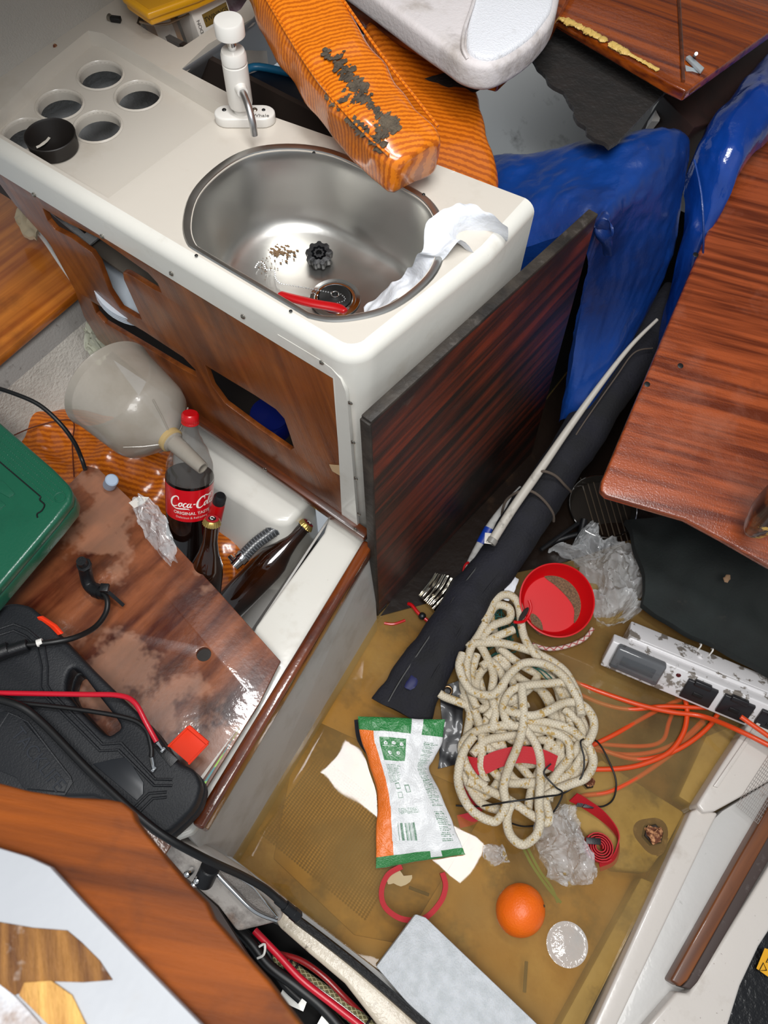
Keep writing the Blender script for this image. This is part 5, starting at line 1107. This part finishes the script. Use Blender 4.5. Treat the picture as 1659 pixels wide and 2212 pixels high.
obj('loose_end', tube(GS([(1238, 1722, .03), (1262, 1735, .022), (1300, 1762, .012), (1328, 1795, .006), (1336, 1825, .002), (1325, 1858, .0), (1295, 1872, .0)]), None, 4, 8, flat=(.0012, .0125, (-.5, .35, .8))), WEB, sr)
obj('black_tab', box(G(1282, 1817, .020), (.012, .0075, 0), (-.003, .005, 0), ZA * .001, .0004), BLACKP, sr)
bag('printed_plastic_bag', [(1205, 1735, .03), (1165, 1770, .03), (1160, 1830, .012), (1180, 1890, .004), (1215, 1915, .002)], [(1245, 1735, .03), (1248, 1765, .035), (1272, 1825, .02), (1290, 1880, .006), (1294, 1908, .002)], 'clear plastic bag half floating beside the rolled red strap', .03, 26, .02)
bag('clear_film_scrap', [(1045, 1825, .004), (1045, 1850, .003), (1060, 1870, .002)], [(1085, 1820, .004), (1095, 1845, .003), (1100, 1862, .002)], 'small scrap of clear film floating above the orange', .012, 50, .006, 24, 24)
# navy flap with brass eyelet
nf = obj('dark_flap', sheet(GS([(948, 1485, .012), (955, 1560, .008), (945, 1660, .004)]), GS([(1000, 1470, .012), (1000, 1560, .008), (985, 1650, .004)]), 14, 20, amp=.006, fs=30, thick=.003), M('wet_black_cloth', '#121216', .4, coat=.3), label='black wet cloth flap with a brass eyelet beside the rope', cat='cloth')
obj('eyelet', tube(ring_pts(G(967, 1492, .020), .009), .0028, 10, 1, True), M('brass', '#8d7356', .3, metal=1), nf)
obj('black_tip', sheet(GS([(765, 1555, .004), (772, 1600, .003), (800, 1640, .002)]), GS([(800, 1550, .004), (800, 1580, .003), (808, 1630, .002)]), 6, 8, thick=.002), NAVY, label='wet navy fabric corner under the top of the wipes packet', cat='cloth')
# foil tray and bungee with bead
fo = obj('foil_pack', sheet(GS([(905, 1285, .03), (930, 1310, .02), (950, 1335, .01)]), GS([(940, 1238, .06), (975, 1248, .05), (1010, 1285, .03)]), 40, 60, amp=.006, fs=28, thick=.003, lift=lambda u, v: .0012 * sin(v * 60)), M('foil', '#c9c2b2', .15, metal=1), label='crumpled silver foil pack wedged between board and navy roll', cat='foil')
bg = thing('red_bungee', 'red bungee cord with a black bead floating by the board corner', 'cord', G(912, 1331, 0))
obj('cord', tube(GS([(882, 1304, .004), (890, 1308, .008), (905, 1326, .010), (925, 1342, .008), (945, 1362, .004)]), .004, 10), REDP, bg)
obj('bead', blob(G(912, 1331, .010), .0085, 0, 1), BLACKP, bg)
obj('end', tube(GS([(830, 1346, .001), (850, 1348, .002), (875, 1340, .001)]), .003, 8), REDP, bg)
obj('red_clip', tube(GS([(1002, 1240, .02), (1010, 1228, .024), (1012, 1215, .024), (1004, 1222, .022), (1000, 1238, .02)]), .0025, 8), REDP, label='small red loop above the foil pack', cat='loop')

# ================================================================== WIPES PACKET
def in_poly(u, v, L):
    c = False
    for i in range(len(L)):
        (x1, y1), (x2, y2) = L[i], L[i - 1]
        if (y1 > v) != (y2 > v) and u < (x2 - x1) * (v - y1) / (y2 - y1) + x1: c = not c
    return c
def pk(u, v):
    g, w, o_, gr = (.02, .20, .045), (.74, .75, .76), (.82, .17, .008), (.14, .26, .18)
    if .62 < u < .75: return w if v < .985 else g
    if v < .125 or v > .945: return g
    if u < .17 + .03 * v and v > .12: return o_
    if .24 < u < .565 and .165 < v < .345:
        for cu, cv in ((.31, .21), (.41, .205), (.51, .21), (.345, .285), (.46, .28)):
            du, dv = (u - cu) * 1, (v - cv) * 1.75; r_ = math.hypot(du, dv)
            if r_ < .024 and not (du > 0 and r_ < .012): return w
            if abs(dv - .04) < .004 and abs(du) < .04 and int(u * 260) % 3: return w
        return g
    def h(a, b): return (math.sin(a * 12.9898 + b * 78.233) * 43758.5453) % 1
    if .25 < u < .56 and .37 < v < .50:
        r_ = int(v * 110); f_ = v * 110 % 1
        if f_ < .5 and h(int(u * 190), r_) > .35 and u < .5 - .1 * h(r_, 3): return gr
    if .30 < u < .58 and .50 < v < .66:
        for cu, cv, a in ((.36, .53, .03), (.36, .60, .03), (.50, .56, .035)):
            if abs(max(abs(u - cu) / a, abs(v - cv) / (a * .7)) - 1) < .16: return gr
    if .30 < u < .58 and .70 < v < .74 and (v * 110 % 1) < .5 and h(int(u * 190), int(v * 110)) > .35: return gr
    if .79 < u < .97 and .17 < v < .90 and not .70 < v < .73:
        r_ = int(v * 125); f_ = v * 125 % 1
        if f_ < .5 and h(int(u * 210), r_) > .3 and u < .96 - .06 * h(r_, 1): return gr
    if .27 < u < .50 and .80 < v < .89:
        return gr if (h(int(u * 210), 5) > .45) else w
    return w
pl_ = GS([(772, 1547, .050), (778, 1590, .044), (795, 1640, .034), (812, 1700, .028), (816, 1745, .026), (812, 1790, .024), (812, 1876, .014)])
pr_ = GS([(961, 1555, .050), (955, 1600, .042), (938, 1640, .032), (927, 1662, .026), (945, 1700, .026), (965, 1745, .026), (988, 1800, .024), (1004, 1846, .014)])
bm = sheet(pl_, pr_, 150, 220, amp=.004, fs=30, thick=.004, lift=lambda u, v: .02 * (sin(pi * u) ** .5) * (sin(pi * v) ** .6))
po_ = obj('wet_wipes_packet', bm, None, label='white, green and orange wipes packet floating face down in the water', cat='packet')
me = po_.data; uvl = [tuple(l.uv) for l in me.uv_layers.active.data]; ca_ = me.color_attributes.new('print', 'FLOAT_COLOR', 'CORNER')
for p in me.polygons:
    li = list(p.loop_indices); uu = sum(uvl[l][0] for l in li) / len(li); vv = sum(uvl[l][1] for l in li) / len(li)
    c = pk(uu, vv) if uu + vv > 0 else (.76, .77, .78)
    for l in li: ca_.data[l].color = (*c, 1)
mp = bpy.data.materials.new('packet_print'); mp.use_nodes = True; nb = mp.node_tree.nodes['Principled BSDF']
at_ = mp.node_tree.nodes.new('ShaderNodeAttribute'); at_.attribute_name = 'print'; mp.node_tree.links.new(at_.outputs['Color'], nb.inputs['Base Color'])
nb.inputs['Roughness'].default_value = .32; nb.inputs['Coat Weight'].default_value = .1
tx = mp.node_tree.nodes.new('ShaderNodeTexNoise'); tx.inputs['Scale'].default_value = 70; bpn = mp.node_tree.nodes.new('ShaderNodeBump'); bpn.inputs['Distance'].default_value = .0016; mp.node_tree.links.new(tx.outputs['Fac'], bpn.inputs['Height']); mp.node_tree.links.new(bpn.outputs[0], nb.inputs['Normal'])
me.materials.clear(); me.materials.append(mp)

# ================================================================== FLOATING THINGS NEARER
og = G(1124, 1966, .004); orr = .0445
orn = thing('orange_fruit', 'ripe orange floating in the brown water', 'orange', og - ZA * orr)
obj('peel', blob(og, orr, .012, 3, (1, 1.05, 1.02), 5), M('orange_peel', '#ee6f06', .38, col2='#e25c03', nscale=6, bump=.0009, bscale=260, sss=.15, dirt=[('#4a2408', 30, .76, .78, .9)]), orn)
obj('stem_scar', blob(og + Vector((.028, .028, .022)), .0028, .3, 3, (1, 1, .4), 2), M('stem_brown', '#3b2a12', .8), orn)
fb_ = GS([(898, 1974, .05), (920, 1982, .05), (1190, 2240, .05), (960, 2260, .05), (812, 2088, .05)])
obj('foam_block', slab(fb_, .045, .003, 2), FOAMW, label='white foam block floating at the bottom edge', cat='foam block')
ribbon('red_strap_loop', [(868, 1872, .004), (838, 1890, .003), (824, 1925, .001), (832, 1960, -.002), (868, 1985, -.004), (915, 1984, -.004), (950, 1950, -.002), (962, 1915, .001), (955, 1885, .003)], .0048, 'open loop of red strap under the wipes packet', mat=WEB, t=.006)
obj('cardboard_scrap', slab(catmull(GS([(836, 1884, .004), (860, 1876, .006), (872, 1892, .006), (890, 1890, .004), (886, 1905, .004), (866, 1915, .005), (850, 1908, .004), (838, 1910, .004)]), 2, True), .002), M('buff_card', '#b7a27c', .7), label='torn buff cardboard scrap floating in the red strap loop', cat='cardboard')
for a in ([(1128, 1828, -.004), (1150, 1870, -.006), (1185, 1920, -.010), (1212, 1950, -.012)], [(1140, 1832, -.004), (1165, 1880, -.006), (1190, 1915, -.010), (1205, 1950, -.012)]):
    ribbon('grass_blade', a, .0025, 'green grass blade under the water, the ' + ('nearer to the orange' if a[0][0] == 1128 else 'nearer to the plastic bag'), 'grass', M('leaf_green', '#4f7f1a', .5)).__setitem__('group', 'grass blades in the water')
for i, (px, py, z_, a, L_, lab) in enumerate(((905, 1925, -.02, .3, .04, 'dark sliver sunk in the water inside the red strap loop'), (1135, 2110, -.02, -1.1, .05, 'dark sliver sunk in the water below the orange'))):
    c = G(px, py, z_); obj('sunken_stick', box(c, (cos(a) * L_ / 2, sin(a) * L_ / 2, 0), (-sin(a) * .003, cos(a) * .003, 0), ZA * .002, .001), M('wet_stick', '#3a2a14', .7), label=lab, cat='stick')
obj('round_clear_disc', join(lathe(G(1225, 2040, .001), ZA, [(.0375, 0), (.038, .001), (.034, .0015), (.033, .001), (.028, .001), (.027, .0015), (.0001, .001)], 40, False, False)), FILM, label='thin clear round lid floating right of the foam block', cat='lid')

# rusty keel bolts
for (px, py, z_, r, lab) in ((1412, 1802, .000, .017, 'larger rusty keel bolt on the pale block at right'), (1272, 1690, .002, .010, 'smaller rusty keel bolt beside the rope pile')):
    c = G(px, py, z_); kb_ = thing('keel_bolt', lab, 'bolt', c)
    obj('hex_nut', lathe(c - ZA * .014, ZA, [(r * 1.25, 0), (r * 1.25, .012), (r * 1.05, .016), (r * .8, .016)], 6), M('nut_dark', '#2c2420', .4, metal=.4), kb_)
    obj('rusty_stud', blob(c + ZA * .006, r * .85, .7, 60, (1, 1, .7), 3), RUST, kb_)
    if r > .012: obj('rust_stain', lathe(c - ZA * .0125, ZA, [(.0001, .0012), (r * 1.9, .0008), (r * 2.1, 0)], 30, False, False, wob=lambda t, h: 1 + .1 * sin(t * 19)), M('rust_stain', '#55402a', .7, dirt=[('#8d7a5a', 60, .5, .7, .7)]), kb_)

# ================================================================== RIGHT HAND MOULDING
MO = M('seat_moulding', '#c8c1ba', .28, coat=.3, bump=.0006, bscale=30, dirt=[('#8a7a66', 12, .56, .8, .5), ('#4e3427', 110, .67, .74, .85)])
MOG = M('trough_grey', '#b9b7b4', .35, coat=.2, bump=.0006, bscale=30, dirt=[('#5b554e', 40, .64, .74, .7)])
obj('wall_right', slab(GS([(1262, 2260, .030), (1493, 1752, .030), (1510, 1745, .030), (1552, 1756, .030), (1532, 1795, .030), (1312, 2260, .030)]), .09, .005, 3), MO, kind='structure')
obj('trim_12', slab(GS([(1300, 2260, .016), (1525, 1785, .016), (1560, 1752, .016), (1660, 1690, .016), (1740, 1560, .016), (1740, 1760, .016), (1470, 2260, .016)]), .05, .002), MOG, kind='structure')
mo = obj('trim_13', slab(GS([(1360, 2260, .05), (1462, 2142, .05), (1488, 2146, .05), (1530, 2080, .05), (1740, 1745, .05), (1740, 1890, .05), (1640, 2045, .05), (1600, 2130, .05), (1560, 2260, .05)]), .16, .006, 3), MO, kind='structure')
obj('trim_14', slab(GS([(1505, 1738, .045), (1560, 1650, .045), (1622, 1556, .045), (1740, 1500, .045), (1740, 1640, .045), (1640, 1700, .045), (1545, 1752, .045), (1520, 1756, .045)]), .10, .005, 3), MO, kind='structure')
obj('trim_15', box((G(1545, 1700, .047) + G(1640, 1560, .047)) / 2, (G(1545, 1700, .047) - G(1640, 1560, .047)) / 2, (.004, .0015, 0), ZA * .003, .0012), MO, kind='structure')
bm = bmesh.new(); ma, mb_, mc = G(1590, 1740, .0475), G(1700, 1570, .0475), G(1790, 1640, .0475)
for i in range(26): bm = join(bm, tube([ma.lerp(mb_, i / 25), ma.lerp(mb_, i / 25) + (mc - mb_)], .0004, 4, 1))
for i in range(26): q = (mc - mb_) * (i / 25); bm = join(bm, tube([ma + q, mb_ + q], .0004, 4, 1))
obj('mesh_strip', bm, M('mesh_grey', '#8f8a86', .6, dirt=[('#8b4a20', 12, .5, .7, .8)]), label='grey fibreglass mesh patch on the white moulding at right', cat='mesh', kind='stuff')
ws = thing('wooden_slot_batten', 'brown wooden batten with dark edge set in the white moulding', 'batten', G(1460, 2125, .03))
obj('batten', slab(GS([(1448, 2118, .05), (1600, 1846, .05), (1740, 1604, .05), (1740, 1670, .05), (1640, 1845, .05), (1486, 2118, .05), (1470, 2132, .05)]), .05, .004, 3), M('batten_wood', '#7d4519', .45, col2='#522a10', nscale=2, grain=(.1, 1, 0), gs=14, coat=.3, dirt=[('#1c110b', 8, .55, .8, .7)]), ws)
obj('dark_edge', slab(GS([(1472, 2132, .049), (1486, 2116, .049), (1740, 1662, .049), (1740, 1722, .049), (1508, 2122, .049), (1492, 2138, .049)]), .05, .003, 3), M('batten_dark', '#3b2d29', .6, dirt=[('#7d7470', 40, .6, .8, .5)]), ws)
obj('floor_outer', slab(GS([(1480, 2300, -.08), (1560, 2100, -.08), (1760, 1800, -.08), (1900, 2300, -.08)]), .02), M('wet_black_floor', '#0b0b0e', .3, bump=.004, bscale=45), kind='structure')
wl = thing('warning_label', 'yellow warning label with black triangles on the black floor', 'label', G(1650, 2092, -.07))
wa = GS([(1652, 2048, -.07), (1634, 2092, -.07), (1662, 2112, -.07), (1720, 2070, -.07)])
obj('sticker', slab(wa, .001), M('label_yellow', '#e2a412', .4), wl)
bm = bmesh.new()
for c0 in ((1645, 2088), (1660, 2070)): bm = join(bm, tube(GS([(c0[0] - 5, c0[1] + 9, -.069), (c0[0] + 11, c0[1] + 8, -.069), (c0[0] + 4, c0[1] - 8, -.069)]), .0012, 5, 1, True))
obj('warning_triangles', bm, BLACKR, wl)

# ================================================================== BOTTOM LEFT: LEDGE, PIPE BAY, LAMP, BROKEN COAMING
obj('trim_16', slab(GS([(425, 1830, .05), (500, 1850, .035), (660, 1975, .03), (835, 2110, .03), (960, 2260, .03), (900, 2260, .03), (640, 2010, .035), (430, 1900, .05)]), .08, .003), GRPG, kind='structure')
obj('trim_17', slab(GS([(590, 1965, .055), (630, 1970, .055), (900, 2205, .055), (950, 2260, .055), (850, 2260, .055), (745, 2125, .055), (668, 2060, .055), (600, 2000, .055)]), .03, .008, 4), M('bay_frame', '#c9bda9', .35, coat=.3, bump=.001, bscale=120, dirt=[('#4a3d30', 60, .6, .72, .7), ('#8c7a63', 14, .5, .8, .6)]), kind='structure')
obj('black_sealant', tube(GS([(640, 1985, .058), (700, 2030, .056), (770, 2085, .055), (840, 2145, .054), (930, 2225, .053)]), .0075, 8, 8), M('sealant', '#0e0d0e', .5, bump=.001, bscale=200), label='strip of black sealant along the frame beside the flooded floor', cat='sealant')
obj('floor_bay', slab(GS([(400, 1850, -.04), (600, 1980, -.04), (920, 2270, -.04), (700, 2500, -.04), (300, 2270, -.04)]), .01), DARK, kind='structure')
bh = thing('braided_hose', 'clear braided hose with cable ties in the pipe bay', 'hose', G(700, 2130, -.02))
hpp = GS([(540, 2030, -.02), (590, 2065, -.01), (650, 2110, .0), (720, 2160, .0), (790, 2215, .0), (850, 2265, .0)])
obj('hose_wall', tube(hpp, .0135, 18, 8), M('braided_pvc', '#6a6445', .2, coat=.6, uvw=(85, 9, '#c9c49a', .8)), bh)
for q in (.33, .36, .80):
    hh = catmull(hpp, 10); i = int(q * (len(hh) - 1)); obj('cable_tie', tube(ring_pts(hh[i] - ZA * .002, .0195, hh[i + 1] - hh[i - 1]), .0022, 6, 1, True), BLACKP, bh)
cable('red_battery_cable', [(550, 2010, .02), (600, 2062, .022), (650, 2115, .024), (720, 2170, .024), (790, 2225, .02), (830, 2265, .02)], .0065, REDC, 'bright red cable below the braided hose in the pipe bay')
cable('dark_red_cable', [(600, 2060, .0), (650, 2075, .008), (700, 2110, .012), (745, 2155, .008), (780, 2190, -.005), (800, 2215, -.02)], .0055, M('dark_red_cable', '#861719', .3, coat=.4), 'darker red cable arching above the braided hose')
cable('black_battery_cable', [(490, 1985, .02), (540, 2035, .02), (580, 2085, .02), (640, 2130, .02), (700, 2180, .015), (760, 2250, .01)], .010, BLACKR, 'thick black cable at the near side of the pipe bay')
cable('black_battery_cable', [(510, 1995, .0), (545, 2030, .0), (575, 2052, .0), (610, 2120, -.01), (650, 2160, -.01)], .008, BLACKR, 'second black cable under the red cable in the pipe bay')
obj('white_cable_tie', tube(GS([(560, 2045, .03), (572, 2040, .036), (570, 2062, .036), (556, 2070, .03)]), .0022, 6, 4), WHITEP, label='white tie holding the black and red cables together', cat='cable tie')
obj('white_bracket', join(slab(GS([(615, 2128, -.02), (668, 2150, -.02), (655, 2185, -.02), (600, 2160, -.02)]), .004), slab(GS([(700, 2185, .004), (760, 2225, .004), (750, 2270, .004), (670, 2240, .004)]), .004)), GRPW, label='torn white bracket pieces under the cables', cat='bracket')
lm = thing('cabin_lamp', 'dirty white lamp fitting with chrome strip wedged by the broken coaming', 'lamp', G(520, 1930, .12))
ll = GS([(322, 1812, .20), (400, 1822, .20), (455, 1848, .19), (530, 1895, .17), (610, 1975, .14), (608, 1992, .13), (512, 2016, .12), (470, 1960, .14), (400, 1900, .17)])
obj('housing', slab(ll, .03, .008, 3), M('lamp_dirty', '#aba49d', .35, coat=.4, bump=.001, bscale=80, dirt=[('#3e3029', 14, .5, .68, .8), ('#8e5a2a', 8, .6, .75, .6)]), lm)
obj('lens', slab(GS([(470, 1882, .183), (520, 1895, .178), (565, 1935, .165), (600, 1980, .15), (560, 1975, .155), (500, 1915, .175)]), .006, .002), M('lens_grey', '#77706a', .15, coat=.6, bump=.003, bscale=300), lm)
obj('chrome_strip', join(tube(GS([(462, 1880, .187), (500, 1920, .178), (550, 1968, .165), (598, 1988, .148)]), .004, 10, 6), tube(GS([(500, 1888, .186), (545, 1915, .178), (570, 1945, .168), (600, 1982, .15)]), .0015, 8, 6)), CHROME, lm)
obj('black_cap', cyl(G(440, 1905, .19), G(455, 1872, .225), .016, 24, bev=.002), BLACKP, lm)
for x, y in ((348, 1828), (405, 1888), (426, 1902), (418, 1912)): obj('bolt', lathe(G(x, y, .21), (.1, -.3, 1), [(.006, -.02), (.006, .002), (.004, .006), (.0001, .007)], 16), CHROME, lm)
obj('wall_bay', slab([G(300, 1800, .20), G(470, 1960, .12), G(640, 2230, .1), G(300, 2230, .1)], .02), M('bay_dark_wood', '#2c1a12', .6), kind='structure')

# broken coaming near the camera
cm = thing('companionway_coaming', 'broken varnished wooden coaming with white painted face in the near corner', 'coaming', G(250, 1950, .80))
CW = M('coaming_wood', '#86420c', .6, col2='#4f2408', nscale=2.4, grain=pxd((300, 1900), (500, 1940), .9), gs=14, spec=.2, dirt=[('#2e1a10', 6, .5, .72, .85), ('#a5692c', 11, .6, .8, .5)], bump=.0005, bscale=60, bgrain=True)
cz_ = .88
cl_ = [(-100, 1668), (0, 1692), (60, 1708), (150, 1722), (230, 1726), (262, 1732), (285, 1752), (292, 1772), (330, 1820), (365, 1862), (400, 1905), (445, 1950), (460, 1985), (500, 2030), (580, 2120), (700, 2280), (430, 2280), (300, 2080), (-100, 1900)]
obj('wooden_board', slab(GS([(x, y, cz_) for x, y in cl_]), .022, .003, 3), CW, cm)
wl_ = [(-100, 1798), (0, 1832), (60, 1850), (108, 1872), (180, 1950), (300, 2075), (480, 2260), (500, 2290), (-100, 2290)]
obj('painted_face', slab(GS([(x, y, cz_ + .012) for x, y in wl_]), .012, .002), M('painted_white', '#a2a5aa', .4, bump=.0006, bscale=25, dirt=[('#9d9890', 10, .6, .85, .5)]), cm)
dmg = [(-60, 1985), (0, 1992), (70, 2004), (145, 2010), (175, 2035), (215, 2075), (243, 2117), (180, 2122), (110, 2120), (60, 2140), (30, 2150), (-60, 2090)]
obj('bare_wood_patch', slab(GS([(x, y, cz_ + .0135) for x, y in dmg]), .003, .0005), M('splintered_wood', '#9a6a30', .75, col2='#5a3516', nscale=7, grain=(.75, -.6, 0), gs=10, bump=.003, bscale=40, bgrain=True, dirt=[('#d9d3cb', 10, .5, .62, .8)]), cm, label='splintered brown patch')
obj('bare_wood_patch', slab(GS([(x, y, cz_ + .0145) for x, y in [(52, 2122), (110, 2118), (155, 2150), (190, 2222), (170, 2260), (120, 2230), (40, 2150)]]), .003, .0005), M('fresh_wood', '#d8a95c', .7, col2='#a8743a', nscale=8, grain=(.75, -.6, 0), gs=9, bump=.003, bscale=40, bgrain=True), cm, label='fresh yellow splintered patch')
obj('broken_edge', slab(GS([(x, y, cz_ + .015) for x, y in [(-60, 2080), (30, 2148), (60, 2180), (130, 2260), (-60, 2290)]]), .01, .003), M('edge_grey', '#c9ccd2', .5, bump=.004, bscale=60, dirt=[('#7d5a38', 14, .5, .66, .8)]), cm)
